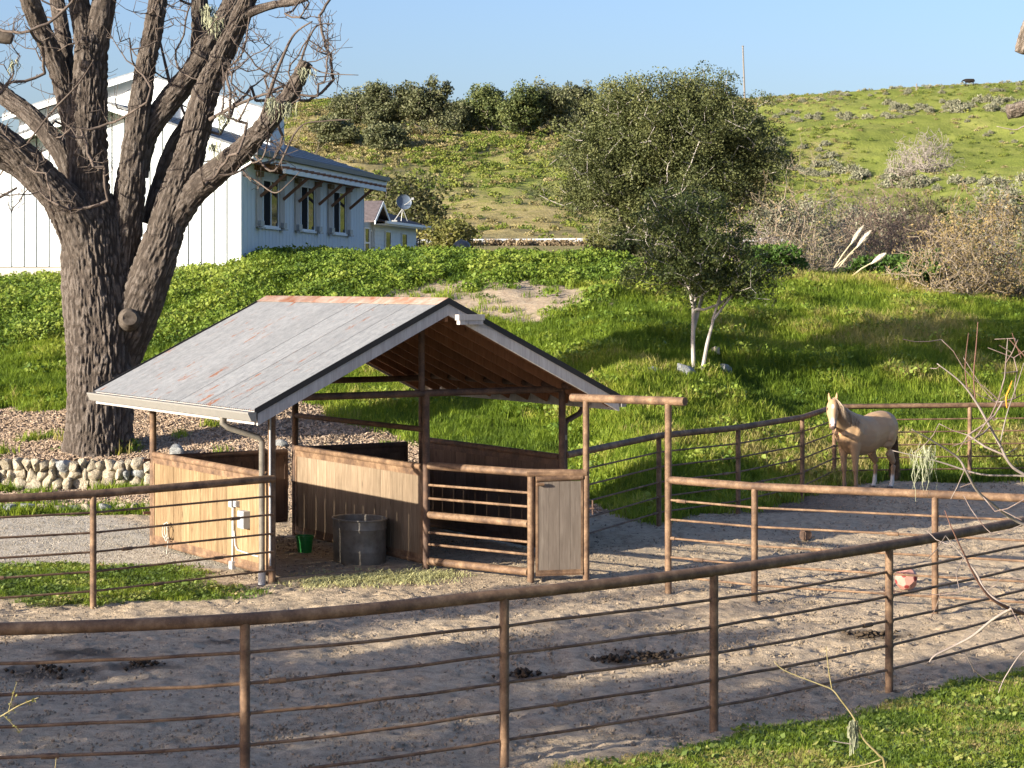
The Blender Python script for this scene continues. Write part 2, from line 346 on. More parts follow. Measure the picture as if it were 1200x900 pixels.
# ------------------------------------------------------------------ terrain
def gpad(Y): return -.38 + .0134 * np.maximum(Y, 0)
_YT = ([-30, -6, -3, 0, 1.4, 2.4, 4, 5.7, 7, 30], [41.5, 41.0, 39.0, 37.6, 36.4, 33.9, 35.8, 38.6, 40.4, 41.3])
_HC = ([-40, -16, -11, -8.6, -7.4, -2, 3, 6, 10, 15, 25, 60], [4.1, 4.1, 4.15, 4.4, 4.85, 4.86, 4.75, 4.5, 4.15, 3.5, 3.3, 3.3])
_RX = [-600, -200, 100, 250, 330, 365, 400, 550, 700, 850, 900, 1000, 1100, 1200, 1400, 2000]
_RY = [215, 190, 165, 140, 126, 119, 117, 126, 123, 119, 114, 107, 100, 96, 92, 92]
def H(X, Y):
    X = np.asarray(X, float); Y = np.asarray(Y, float)
    g = gpad(Y)
    yt = np.interp(X, *_YT); hc = np.interp(X, *_HC)
    t = np.clip((Y - yt) / (60 - yt), 0, 1)
    f = .6 * t + .4 * sstep(0, 1, t); f = f * sstep(-.02, .16, t) ** .6
    right = g + (hc - g) * f
    lz = np.interp(Y, [0, 38.95, 39.1, 41.5, 44, 60], [-9, -9, .69, 1.0, 1.42, 4.2])
    k44 = np.clip((Y - 44) / 16, 0, 1)
    left = np.where(Y < 38.95, g, np.where(Y < 44, lz, 1.42 + (hc - 1.42) * (.75 * k44 + .25 * sstep(0, 1, k44))))
    left = np.where(Y > 60, hc, left)
    wl = 1 - sstep(-5.4, -1.0, X)
    wl = np.where(Y > 38.9, np.maximum(wl * 1.0, 0), wl)
    z = right * (1 - wl) + left * wl
    # slope bumps
    sl = sstep(.02, .2, t) * (1 - sstep(66, 80, Y))
    z = z + sl * (fbm(X * .45, Y * .45, seed=3) - .5) * .38
    # beyond the crest: flat yard, road bank, road, hill
    zy = np.interp(Y, [60, 85, 120, 150, 178, 196, 209], [0, 0, .4, 1.6, 6.4, 8.0, 8.3])
    far0 = hc + (5.0 - hc) * sstep(60, 110, Y)
    zb = np.where(Y < 120, far0, 5.0) + zy
    zb = np.where(zy > 0, np.where(Y < 150, far0 + zy, 5.0 + (zy - 1.6) * .20 + 1.6), zb)
    z = np.where(Y > 60, zb + sl * (fbm(X * .45, Y * .45, seed=3) - .5) * .38, z)
    ximg = 600 + F_PX * X / np.maximum(Y, 1)
    YR = 420.0
    zr = CAMZ + (HOR - np.interp(ximg, _RX, _RY)) / F_PX * YR
    s = np.clip((Y - 209) / (YR - 209), 0, 1)
    prof = np.where(ximg < 760, s * .93 + .07 * sstep(0, 1, s), s * .80 + .2 * sstep(0, 1, s))
    prof = s * .88 + .12 * sstep(0, 1, s)
    z0 = 5.0 + 6.7 * .20 + 1.6
    hill = z0 + (zr - z0) * prof + (fbm(X * .02, Y * .025, seed=9) - .5) * 9 * np.sin(np.clip(s, 0, 1) * PI) + (fbm(X * .12, Y * .12, seed=11) - .5) * 1.6 * sstep(0, .1, s) * (1 - sstep(.9, 1.0, s))
    hill = np.where(Y > YR, zr - (Y - YR) * .04, hill)
    return np.where(Y > 209, hill, z)
def Hs(x, y): return float(H(np.array([x]), np.array([y]))[0])
def hit(px, py, y0=30.0, y1=900.0):
    Ys = np.exp(np.linspace(math.log(y0), math.log(y1), 2500))
    X = (px - 600) / F_PX * Ys; Z = CAMZ - (py - HOR) / F_PX * Ys
    b = np.nonzero(Z <= H(X, Ys))[0]
    Y = Ys[b[0]] if len(b) else y1
    return Vector(((px - 600) / F_PX * Y, Y, Hs((px - 600) / F_PX * Y, Y)))
def G(px, py):
    Y = 10543.0 / (py - 303); return Vector(((px - 600) / F_PX * Y, Y, gpad(Y)))

# near fence line in plan (x, y), used for the fence and for the edge between dirt and grass
NEAR = [(-9.6, 15.9), (-7.0, 15.75), (-4.6, 15.98), (-2.17, 16.5), (-.067, 17.7), (1.894, 19.05), (3.854, 20.75), (5.8, 22.75), (7.3, 24.4)]
def ny(X): return np.interp(X, [p[0] for p in NEAR], [p[1] for p in NEAR])

def masks(X, Y):
    nz = (fbm(X * .9, Y * .9, seed=21) - .5); nz2 = (fbm(X * 3.1, Y * 3.1, seed=22) - .5)
    e = nz * 1.6 + nz2 * .5
    gl = np.interp(X, [-40, -10, -8, -5, -3, -1.5, -.2, 1.4, 2.4, 4, 5.7, 7, 30], [44.6, 44.2, 44.5, 44.4, 43.4, 41.6, 39.2, 36.6, 34.0, 35.6, 38.3, 40.3, 41.2])
    grass = sstep(-.35, .35, Y + e * .9 - gl)
    # near strip left of the shelter and near right corner
    strip = sstep(-.3, .3, Y + e * .8 - 26.25) * (1 - sstep(-.3, .3, Y + e * .5 - 29.2 + np.clip((X + 6.5) * .12, 0, 1))) * (1 - sstep(-4.6, -3.7, X + (Y - 27.6) * .45 + e * .5))
    corner = sstep(.0, .5, ny(X) - .35 + e * .35 - Y) * sstep(.1, .8, X + (Y - 17.7) * .15 + e * .3)
    edge = sstep(-.1, .15, Y + e * .3 - 35.05) * (1 - sstep(-.15, .3, Y + e * .6 - 35.7)) * (1 - sstep(-4.6, -4.0, X))
    edge = np.maximum(edge, sstep(.0, .25, e + .1) * sstep(38.2, 38.45, Y) * (1 - sstep(38.7, 38.85, Y)) * (1 - sstep(-5, -4.5, X)))
    tuft = sstep(.25, .34, nz + nz2 * .4) * (X < -2.5) * (Y > 36) * (Y < 42.4)
    px, py = proj(X, Y, H(X, Y))
    bare = np.zeros_like(X)
    d = ((px - 580) / 140) ** 2 + ((py - 353) / 28) ** 2 + nz * 1.7 + nz2 * 1.3
    bare = 1 - sstep(.75, 1.1, d)
    gr = np.clip(np.maximum.reduce([grass, strip, corner, edge, tuft]) * (1 - bare), 0, 1)
    gravel = sstep(-.2, .2, Y + e * .3 - 29.0) * (1 - sstep(-.2, .2, Y + e * .25 - 35.1)) * (1 - sstep(-5.2, -4.2, X + (Y - 31.3) * .62))
    mulch = sstep(-.15, .15, Y + e * .2 - 35.4) * (1 - grass) * (Y < 60)
    mulch = mulch * (1 - sstep(5, 7, X))
    return gr, gravel * (1 - gr), mulch * (1 - gr), bare

# ---- ground materials
def ground_mat():
    m = NT('ground of dirt, gravel, mulch and turf'); v = m.coord()
    wg, wv, wm, wb = (m.attr(k) for k in ('w_grass', 'w_gravel', 'w_mulch', 'w_bare'))
    n1 = m.noise(v, .55, 5, .65); n2 = m.noise(v, 7, 6, .72); n3 = m.noise(v, 45, 4, .7)
    dirt = m.ramp(n2, [(.3, (.27, .205, .138)), (.52, (.48, .372, .255)), (.75, (.59, .47, .33))])
    dirt = m.mix(m.ramp(n1, [(.4, 0.0), (.72, .38)]), dirt, (.36, .30, .24))
    st = m.noise(m.coord((1.0, 1.4, 1)), .9, 4, .6); dirt = m.mix(m.ramp(st, [(.66, 0.0), (.76, .55)]), dirt, (.13, .10, .08))
    peb = m.vor(v, 26); dirt = m.mix(m.ramp(peb, [(.10, .30), (.22, 0.0)]), dirt, (.46, .39, .31))
    dk = m.attr('w_dark'); dirt = m.mix(dk, dirt, (.05, .038, .03))
    grav = m.ramp(n3, [(.3, (.36, .32, .265)), (.7, (.60, .545, .465))]); grav = m.mix(m.ramp(n2, [(.45, 0.0), (.8, .3)]), grav, (.34, .28, .22))
    chip = m.vor(m.coord((1, 2.1, 1)), 22, 'F1', 'Color'); chipd = m.vor(m.coord((1, 2.1, 1)), 22)
    mul = m.ramp(m.math('MULTIPLY', m.n('ShaderNodeSeparateColor').outputs[0], 1.0), [(0, (.17, .115, .078)), (.5, (.30, .215, .15)), (1, (.44, .345, .26))])
    sepn = [n for n in m.t.nodes if n.bl_idname == 'ShaderNodeSeparateColor'][0]; m.l(chip, sepn.inputs[0])
    mul = m.mix(m.ramp(n2, [(.4, 0.0), (.75, .45)]), mul, (.20, .15, .11))
    bare = m.ramp(n2, [(.3, (.30, .22, .15)), (.7, (.50, .41, .30))])
    turf = m.ramp(n2, [(.3, (.12, .15, .025)), (.7, (.21, .25, .045))])
    c = m.mix(wv, dirt, grav); c = m.mix(wm, c, mul); c = m.mix(wb, c, bare); c = m.mix(wg, c, turf)
    m.color(c).set(.97, 0, .08)
    h = m.math('ADD', n2, m.math('MULTIPLY', n3, .45)); h = m.math('ADD', h, m.math('MULTIPLY', m.math('MULTIPLY', chipd, wm), 1.4))
    m.bump(h, 1.0, .05); return m.m
def hill_mat():
    m = NT('hill grass'); v = m.coord()
    t = m.attr('tan'); n1 = m.noise(v, .12, 5, .65); n2 = m.noise(v, .7, 5, .7); n3 = m.noise(v, 3.0, 3, .7)
    gcol = m.ramp(n1, [(.3, (.125, .155, .032)), (.5, (.185, .21, .048)), (.72, (.25, .255, .075))])
    gcol = m.mix(m.ramp(n2, [(.5, 0.0), (.7, .5)]), gcol, (.10, .13, .03))
    tcol = m.ramp(n2, [(.3, (.17, .135, .06)), (.55, (.27, .225, .105)), (.75, (.35, .28, .16))])
    f = m.math('ADD', t, m.math('MULTIPLY_ADD', n2, .9)); f.node.inputs[1].default_value = 0.0
    k = m.math('MULTIPLY_ADD', m.math('ADD', m.math('MULTIPLY', n2, .7), m.math('MULTIPLY', n3, .5)), 1.0); k.node.inputs[2].default_value = -.62
    f = m.ramp(m.math('ADD', t, k), [(.3, 0.0), (.62, 1.0)])
    c = m.mix(f, gcol, tcol)
    rd = m.attr('road'); c = m.mix(rd, c, m.ramp(n2, [(.3, (.12, .10, .08)), (.7, (.33, .28, .23))]))
    m.color(c).set(1.0, 0, .05).bump(m.math('ADD', n2, n3), .6, .3); return m.m
M['ground'] = ground_mat(); M['hill'] = hill_mat()

def grid(xs, ys):
    X, Y = np.meshgrid(xs, ys); nx, nyy = len(xs), len(ys)
    i = np.arange(nx * nyy).reshape(nyy, nx)
    F = np.stack([i[:-1, :-1], i[:-1, 1:], i[1:, 1:], i[1:, :-1]], -1).reshape(-1, 4)
    return X.ravel(), Y.ravel(), F
def setattr_f(me, name, a):
    at = me.attributes.new(name, 'FLOAT', 'POINT'); at.data.foreach_set('value', np.ascontiguousarray(a, np.float32))
DUNG = [(760, 771, .55), (720, 775, .35), (612, 792, .30), (1022, 746, .5), (60, 788, .62), (165, 780, .4), (95, 765, .45), (255, 752, .3), (745, 765, .3)]
DUNGP = [(G(x, y), s) for x, y, s in DUNG]
def near_ground():
    xs = np.concatenate([np.arange(-16, -8, .14), np.arange(-8, 12, .06), np.arange(12, 20.01, .14)])
    ys = np.concatenate([np.arange(10, 14, .14), np.arange(14, 41, .06), np.arange(41, 45, .1), np.arange(45, 62.0, .14), [62.0]])
    X, Y, F = grid(xs, ys)
    Z = H(X, Y); gr, gv, mu, ba = masks(X, Y)
    dirt = np.clip(1 - gr - gv - mu - ba, 0, 1)
    inside = (Y < 41)
    ju = (fbm(X * 4.6, Y * 4.6, seed=31, octv=3) - .5) * .055 + (vnoise(X * 10, Y * 10, seed=37) - .5) * .028 + (vnoise(X * 1.1, Y * 1.1, seed=35) - .5) * .03
    hp_ = np.zeros_like(X); gx, gy = xs, ys; nx_ = len(xs); rg = np.random.default_rng(88); H2 = hp_.reshape(len(ys), nx_)
    for k in range(5200):
        hx, hy = rg.uniform(-8, 10), rg.uniform(14.5, 40.5); a = rg.uniform(0, 6.28); sz = rg.uniform(.055, .085)
        i0, i1 = np.searchsorted(gx, [hx - .22, hx + .22]); j0, j1 = np.searchsorted(gy, [hy - .22, hy + .22])
        if i1 <= i0 or j1 <= j0: continue
        dx, dy = np.meshgrid(gx[i0:i1] - hx, gy[j0:j1] - hy); u = dx * math.cos(a) + dy * math.sin(a); v = -dx * math.sin(a) + dy * math.cos(a); d = np.hypot(u / 1.25, v) / sz
        H2[j0:j1, i0:i1] += np.where(d < 1, -.034 * (1 - d ** 3), .016 * np.exp(-((d - 1.25) / .3) ** 2)) * rg.uniform(.5, 1.1)
    ju = ju + H2.ravel()
    under = (1 - sstep(2.2, 3.2, np.hypot((X + 1.3) * .8, Y - 30.2)))
    Z = Z + dirt * inside * ju * (1 - .6 * under) + gv * (fbm(X * 5, Y * 5, seed=33) - .5) * .025 + mu * (fbm(X * 5, Y * 5, seed=34) - .5) * .06
    me = mesh_np('ground', np.stack([X, Y, Z], 1), F, True)
    dk = np.zeros_like(X)
    for p, s in DUNGP:
        d = np.hypot((X - p.x) / 1.25, (Y - p.y) / 1.0) + (fbm(X * 4, Y * 4, seed=36) - .5) * .5
        dk = np.maximum(dk, .75 * (1 - sstep(s * .3, s * 1.0, d)))
    for k, a in (('w_grass', gr), ('w_gravel', gv), ('w_mulch', mu), ('w_bare', ba), ('w_dark', dk)): setattr_f(me, k, a)
    kind(link('ground', me, M['ground']), 'structure')
near_ground()
def outer_ground():
    ys = np.concatenate([np.linspace(-160, 10, 40), np.linspace(12, 62, 26)]); xs = np.concatenate([np.linspace(-260, -16, 60), np.linspace(-12, 16, 8), np.linspace(20, 260, 60)])
    X, Y, F = grid(xs, ys)
    cx = X[F].mean(1); cy = Y[F].mean(1)
    F = F[~((cx > -16) & (cx < 20) & (cy > 10))]
    Z = H(X, Y); me = mesh_np('field', np.stack([X, Y, Z], 1), F, True)
    one = np.ones_like(X); gr, gv, mu, ba = masks(X, np.maximum(Y, 1)); z_ = (Y > 12) & (np.abs(X) < 45); gr = np.where(z_, gr, one); gv = np.where(z_, gv, 0); mu = np.where(z_, mu, 0)
    for k, a in (('w_grass', gr), ('w_gravel', gv), ('w_mulch', mu), ('w_bare', 0 * one), ('w_dark', 0 * one)): setattr_f(me, k, a)
    kind(link('field', me, M['ground']), 'structure')
outer_ground()
def hillside():
    ang = np.concatenate([np.linspace(-1.6, -.34, 40), np.linspace(-.33, .33, 420), np.linspace(.34, 1.6, 40)])
    r = np.concatenate([np.linspace(62, 205, 90), np.linspace(207, 430, 260), np.linspace(440, 1800, 40)])
    A, R = np.meshgrid(ang, r); X = (A * R).ravel(); Y = R.ravel()
    i = np.arange(X.size).reshape(len(r), len(ang)); F = np.stack([i[:-1, :-1], i[:-1, 1:], i[1:, 1:], i[1:, :-1]], -1).reshape(-1, 4)
    Z = H(X, Y); me = mesh_np('hillside', np.stack([X, Y, Z], 1), F, True)
    px, py = proj(X, Y, Z)
    tan = .52 * (1 - sstep(640, 860, px)) + .14 + .45 * sstep(.45, .75, fbm(X * .03, Y * .03, seed=41)) * (px < 900)
    tan = tan + .35 * (1 - sstep(380, 470, px)) + .5 * np.exp(-(((px - 610) / 80) ** 2 + ((py - 160) / 12) ** 2)) + .35 * np.exp(-(((px - 960) / 60) ** 2 + ((py - 180) / 28) ** 2))
    tan = tan - .35 * np.exp(-(((px - 610) / 120) ** 2 + ((py - 205) / 30) ** 2))
    setattr_f(me, 'tan', tan); setattr_f(me, 'road', sstep(176, 186, Y) * (Y < 209) * .85)
    kind(link('hillside', me, M['hill']), 'structure')
hillside()

# ------------------------------------------------------------------ scattering of uncountable stuff
def blade_mesh(name, n, hmin, hmax, spread, wid, lean, seed):
    r = np.random.default_rng(seed); V = []; F = []
    for k in range(n):
        a = r.uniform(0, 2 * PI); d = spread * math.sqrt(r.uniform()); x, y = d * math.cos(a), d * math.sin(a)
        h = r.uniform(hmin, hmax); az = r.uniform(0, 2 * PI); l = lean * r.uniform(.3, 1.3) * h
        wx, wy = -math.sin(az) * wid / 2, math.cos(az) * wid / 2; dx, dy = math.cos(az) * l, math.sin(az) * l
        o = len(V)
        V += [(x - wx, y - wy, -.03), (x + wx, y + wy, -.03), (x + dx * .35 + wx * .8, y + dy * .35 + wy * .8, h * .6), (x + dx * .35 - wx * .8, y + dy * .35 - wy * .8, h * .6), (x + dx, y + dy, h)]
        F += [(o, o + 1, o + 2), (o, o + 2, o + 3), (o + 3, o + 2, o + 4)]
    return mesh_np(name, np.array(V), np.array(F))
def leafclump_mesh(name, n, rad, hgt, ls, seed, tilt=.7):
    r = np.random.default_rng(seed); V = []; F = []
    for k in range(n):
        a = r.uniform(0, 2 * PI); d = rad * math.sqrt(r.uniform()); z = hgt * r.uniform(.15, 1) * (1 - .5 * (d / rad) ** 2)
        c = Vector((d * math.cos(a), d * math.sin(a), z)); s = ls * r.uniform(.6, 1.3)
        nrm = Vector((r.normal() * tilt, r.normal() * tilt, 1)).normalized(); t = nrm.cross(Vector((math.cos(k), math.sin(k), 0))).normalized(); b = nrm.cross(t)
        o = len(V); V += [c - t * s, c + b * s * .8 - nrm * s * .15, c + t * s, c - b * s * .8 - nrm * s * .15]; F += [(o, o + 1, o + 2), (o, o + 2, o + 3)]
    return mesh_np(name, np.array([tuple(v) for v in V]), np.array(F))
def clod_mesh(name, seed, flat=.6):
    r = np.random.default_rng(seed); import bmesh
    bm = bmesh.new(); bmesh.ops.create_icosphere(bm, subdivisions=1, radius=1)
    for v in bm.verts: v.co *= r.uniform(.65, 1.2); v.co.z *= flat
    me = bpy.data.meshes.new(name); bm.to_mesh(me); bm.free(); return me
def scatter(name, P, scale, protos, mat, seed, tint=None, tilt=.12):
    n = len(P); r = np.random.default_rng(seed)
    me = bpy.data.meshes.new(name); me.vertices.add(n); me.vertices.foreach_set('co', np.ascontiguousarray(P, np.float32).ravel()); me.update()
    setattr_f(me, 'scl', scale); setattr_f(me, 'tint', r.uniform(0, 1, n) if tint is None else tint)
    rot = np.stack([r.normal(0, tilt, n), r.normal(0, tilt, n), r.uniform(0, 2 * PI, n)], 1)
    at = me.attributes.new('rotv', 'FLOAT_VECTOR', 'POINT'); at.data.foreach_set('vector', np.ascontiguousarray(rot, np.float32).ravel())
    at = me.attributes.new('vid', 'INT', 'POINT'); at.data.foreach_set('value', r.integers(0, len(protos), n).astype(np.int32))
    o = link(name, me, mat); kind(o, 'stuff')
    g = bpy.data.node_groups.new(name, 'GeometryNodeTree')
    g.interface.new_socket('Geometry', in_out='INPUT', socket_type='NodeSocketGeometry'); g.interface.new_socket('Geometry', in_out='OUTPUT', socket_type='NodeSocketGeometry')
    N = g.nodes.new; L = g.links.new
    gi, go, ip, jn = N('NodeGroupInput'), N('NodeGroupOutput'), N('GeometryNodeInstanceOnPoints'), N('GeometryNodeJoinGeometry')
    for pm in protos:
        if not pm.materials: pm.materials.append(mat)
        po = bpy.data.objects.new(pm.name, pm)
        oi = N('GeometryNodeObjectInfo'); oi.inputs['As Instance'].default_value = True; oi.inputs['Object'].default_value = po; L(oi.outputs['Geometry'], jn.inputs[0])
    def na(nm, t):
        nd = N('GeometryNodeInputNamedAttribute'); nd.data_type = t; nd.inputs['Name'].default_value = nm; return nd.outputs[0]
    L(gi.outputs[0], ip.inputs['Points']); L(jn.outputs[0], ip.inputs['Instance']); ip.inputs['Pick Instance'].default_value = True
    L(na('vid', 'INT'), ip.inputs['Instance Index']); L(na('scl', 'FLOAT'), ip.inputs['Scale'])
    e = N('FunctionNodeEulerToRotation'); L(na('rotv', 'FLOAT_VECTOR'), e.inputs[0]); L(e.outputs[0], ip.inputs['Rotation'])
    L(ip.outputs[0], go.inputs[0])
    md = o.modifiers.new('scatter', 'NODES'); md.node_group = g
    return o
RNG = np.random.default_rng(5)
def rpts(n, x0, x1, y0, y1): return RNG.uniform(x0, x1, n), RNG.uniform(y0, y1, n)
def visible(X, Y, pad=40):
    px, py = proj(X, Y, H(X, Y)); return (px > -pad) & (px < 1200 + pad)

GR = [blade_mesh('grass_tuft', 20, .06, .17, .16, .016, .8, s) for s in range(5)]
GRT = [blade_mesh('tall_grass_tuft', 14, .12, .29, .16, .014, .6, 20 + s) for s in range(4)]
WD = [leafclump_mesh('weed_clump', 40, .24, .26, .036, 40 + s, 1.0) for s in range(5)]
CV = [leafclump_mesh('cover_clump', 16, .13, .07, .026, 60 + s, .5) for s in range(4)]

def slope_grass():
    X, Y = rpts(135000, -22, 26, 33.5, 63.5)
    ok = visible(X, Y, 380); X, Y = X[ok], Y[ok]
    gr, gv, mu, ba = masks(X, Y); px, py = proj(X, Y, H(X, Y))
    keep = RNG.uniform(size=len(X)) < gr * 1.0 + ba * .05
    X, Y, px, py = X[keep], Y[keep], px[keep], py[keep]; Z = H(X, Y)
    hn = fbm(X * .35, Y * .35, seed=51); hn2 = fbm(X * 1.3, Y * 1.3, seed=52)
    leafy = 1 - sstep(-.05, .05, (py - np.interp(px, [-100, 0, 200, 420, 520, 700, 740, 1200], [430, 415, 398, 352, 338, 352, 330, 300])) / 100 + (hn - .5) * .5)
    tint = np.clip(.5 + (hn - .5) * 1.1 + (hn2 - .5) * 1.0 + RNG.normal(0, .13, len(X)) + .22 * sstep(840, 1000, px) * sstep(.42, .6, hn) , 0, .97)
    sc_ = (.65 + .9 * hn2 + .4 * (hn - .5)) * RNG.uniform(.7, 1.25, len(X))
    g = RNG.uniform(size=len(X)) > leafy * (.35 + .55 * sstep(.4, .6, hn2))
    P = np.stack([X, Y, Z], 1)
    tall = g & (RNG.uniform(size=len(X)) < .16 + .30 * sstep(880, 1000, px))
    sh = g & ~tall
    scatter('grass', P[sh], sc_[sh], GR, M['grass'], 71, tint[sh])
    scatter('tall_grass', P[tall], sc_[tall] * .9, GRT, M['grass'], 72, np.clip(tint[tall] + .08, 0, 1))
    wd = (~g) | (RNG.uniform(size=len(X)) < .10 * sstep(.5, .65, hn2))
    wd = wd & (RNG.uniform(size=len(X)) < .60)
    scatter('leafy_weeds', P[wd], (sc_[wd] * 1.0), WD, M['weed'], 73, np.clip(tint[wd] + RNG.normal(0, .12, wd.sum()), 0, 1))
slope_grass()
def near_cover():
    X, Y = rpts(150000, -13, 9, 14, 44)
    ok = visible(X, Y, 300); X, Y = X[ok], Y[ok]
    gr, gv, mu, ba = masks(X, Y); low = (Y < 30) | (X < -2.4)
    lim = np.interp(X, [-40, -10, -8, -5, -3, -1.5], [44.6, 44.2, 44.5, 44.4, 43.4, 41.6]) - .6
    low = low & (Y < lim)
    keep = low & (RNG.uniform(size=len(X)) < gr); X, Y = X[keep], Y[keep]
    P = np.stack([X, Y, H(X, Y)], 1); n = fbm(X * 1.6, Y * 1.6, seed=55)
    t = np.clip(.45 + (n - .5) * 1.4 + RNG.normal(0, .14, len(X)), 0, 1)
    a = RNG.uniform(size=len(X)) < .55
    scatter('ground_cover', P[a], RNG.uniform(.4, 1.15, a.sum()), CV, M['cover'], 74, t[a])
    scatter('short_grass', P[~a], RNG.uniform(.25, .62, (~a).sum()), GR, M['grass'], 75, np.clip(t[~a] * .9, 0, .95))
near_cover()
def corner_cover():
    X, Y = rpts(120000, .0, 8.5, 14, 24)
    ok = visible(X, Y, 250); X, Y = X[ok], Y[ok]; gr = masks(X, Y)[0]
    keep = (RNG.uniform(size=len(X)) < gr) & (Y < ny(X) + .2); X, Y = X[keep], Y[keep]
    P = np.stack([X, Y, H(X, Y)], 1); n = fbm(X * 1.9, Y * 1.9, seed=58)
    t = np.clip(.66 + (n - .5) * 2.6 + RNG.normal(0, .13, len(X)), 0, 1)
    a = RNG.uniform(size=len(X)) < .66
    scatter('clover_cover', P[a], RNG.uniform(.25, .72, a.sum()), CV, M['cover'], 84, t[a])
    scatter('turf_grass', P[~a], RNG.uniform(.2, .5, (~a).sum()), GR, M['grass'], 85, np.clip(t[~a], 0, .97))
corner_cover()
CL = [clod_mesh('clod', 90 + s) for s in range(5)]
def clods():
    X, Y = rpts(150000, -8, 11, 14.5, 41); ok = visible(X, Y); X, Y = X[ok], Y[ok]
    gr, gv, mu, ba = masks(X, Y); d = 1 - gr - gv - mu - ba
    keep = RNG.uniform(size=len(X)) < d * (.25 + sstep(.45, .7, fbm(X * .8, Y * .8, seed=61))); X, Y = X[keep], Y[keep]
    s = .006 + .017 * RNG.uniform(size=len(X)) ** 2.5 + .016 * (RNG.uniform(size=len(X)) > .985)
    scatter('dirt_clods', np.stack([X, Y, H(X, Y) + s * .1], 1), s, CL, M['clod'], 76, tilt=.8)
    X, Y = rpts(60000, -11, 4, 35.2, 45.2); ok = visible(X, Y); X, Y = X[ok], Y[ok]; mu = masks(X, Y)[2]
    keep = RNG.uniform(size=len(X)) < mu; X, Y = X[keep], Y[keep]
    ch = []
    for k in range(3):
        b = MB(); b.box((-.055 + .01 * k, -.012, -.005), (.055 - .008 * k, .012, .006)); me = b.mesh('wood_chip'); ch.append(me)
    scatter('wood_chips', np.stack([X, Y, H(X, Y) + .02], 1), RNG.uniform(.5, 1.2, len(X)), ch, M['chip'], 77, tilt=.4)
clods()
def gravel():
    X, Y = rpts(26000, -9, -3.8, 28.8, 35.5); ok = visible(X, Y); X, Y = X[ok], Y[ok]; gv = masks(X, Y)[1]
    keep = RNG.uniform(size=len(X)) < gv; X, Y = X[keep], Y[keep]
    scatter('gravel', np.stack([X, Y, H(X, Y) + .003], 1), .005 + .009 * RNG.uniform(size=len(X)) ** 2, [clod_mesh('pebble', 190 + s) for s in range(4)], M['gravel'], 86, tilt=.8)
gravel()
def hay():
    n = 750; a = RNG.uniform(0, 1, n); u = RNG.normal(0, 1, n); v = RNG.normal(0, 1, n)
    X = -2.6 + 1.9 * a + u * .22 - .25; Y = 28.0 + .55 * a + v * .28 - .25
    b = []
    for k in range(3): b.append(blade_mesh('hay_wisp', 7, .010, .028, .09, .009, 7.0, 140 + k))
    scatter('hay_scraps', np.stack([X, Y, H(X, Y) + .03], 1), RNG.uniform(.6, 1.3, n), b, M['hay'], 78)
hay()
SG = [leafclump_mesh('scrub_tuft', 46, .55, .55, .11, 160 + s, 1.2) for s in range(4)]
def hill_scrub():
    n = 75000; a = RNG.uniform(-.36, .36, n); Y = 205 + (430 - 205) * np.sqrt(RNG.uniform(0, 1, n)); X = a * Y
    Z = H(X, Y); px, py = proj(X, Y, Z)
    d = sstep(.40, .62, fbm(X * .07, Y * .07, seed=63)) * (1 - .75 * sstep(700, 900, px))
    band = ((py > np.interp(px, [800, 1000, 1200], [150, 150, 170])) & (px > 820) & (px < 1000)) * .25
    keep = RNG.uniform(size=n) < np.clip(.20 + d * .6, 0, 1) * (1 - .72 * sstep(860, 960, px)) + band; keep &= Y > 209
    X, Y, Z, px = X[keep], Y[keep], Z[keep], px[keep]
    g = (fbm(X * .05, Y * .05, seed=64) + RNG.normal(0, .16, len(X))) > .52
    s = RNG.uniform(.5, 1.7, len(X)) * np.where(px > 880, .7, 1.0)
    P = np.stack([X, Y, Z - .05], 1)
    scatter('green_scrub', P[g], s[g], SG, M['weed_far'], 79, np.clip(RNG.normal(.55, .25, g.sum()), 0, 1))
    scatter('dry_scrub', P[~g], s[~g], SG2, M['dry_far'], 80, np.clip(RNG.normal(.5, .25, (~g).sum()), 0, 1))
SG2 = [m_.copy() for m_ in SG]
hill_scrub()
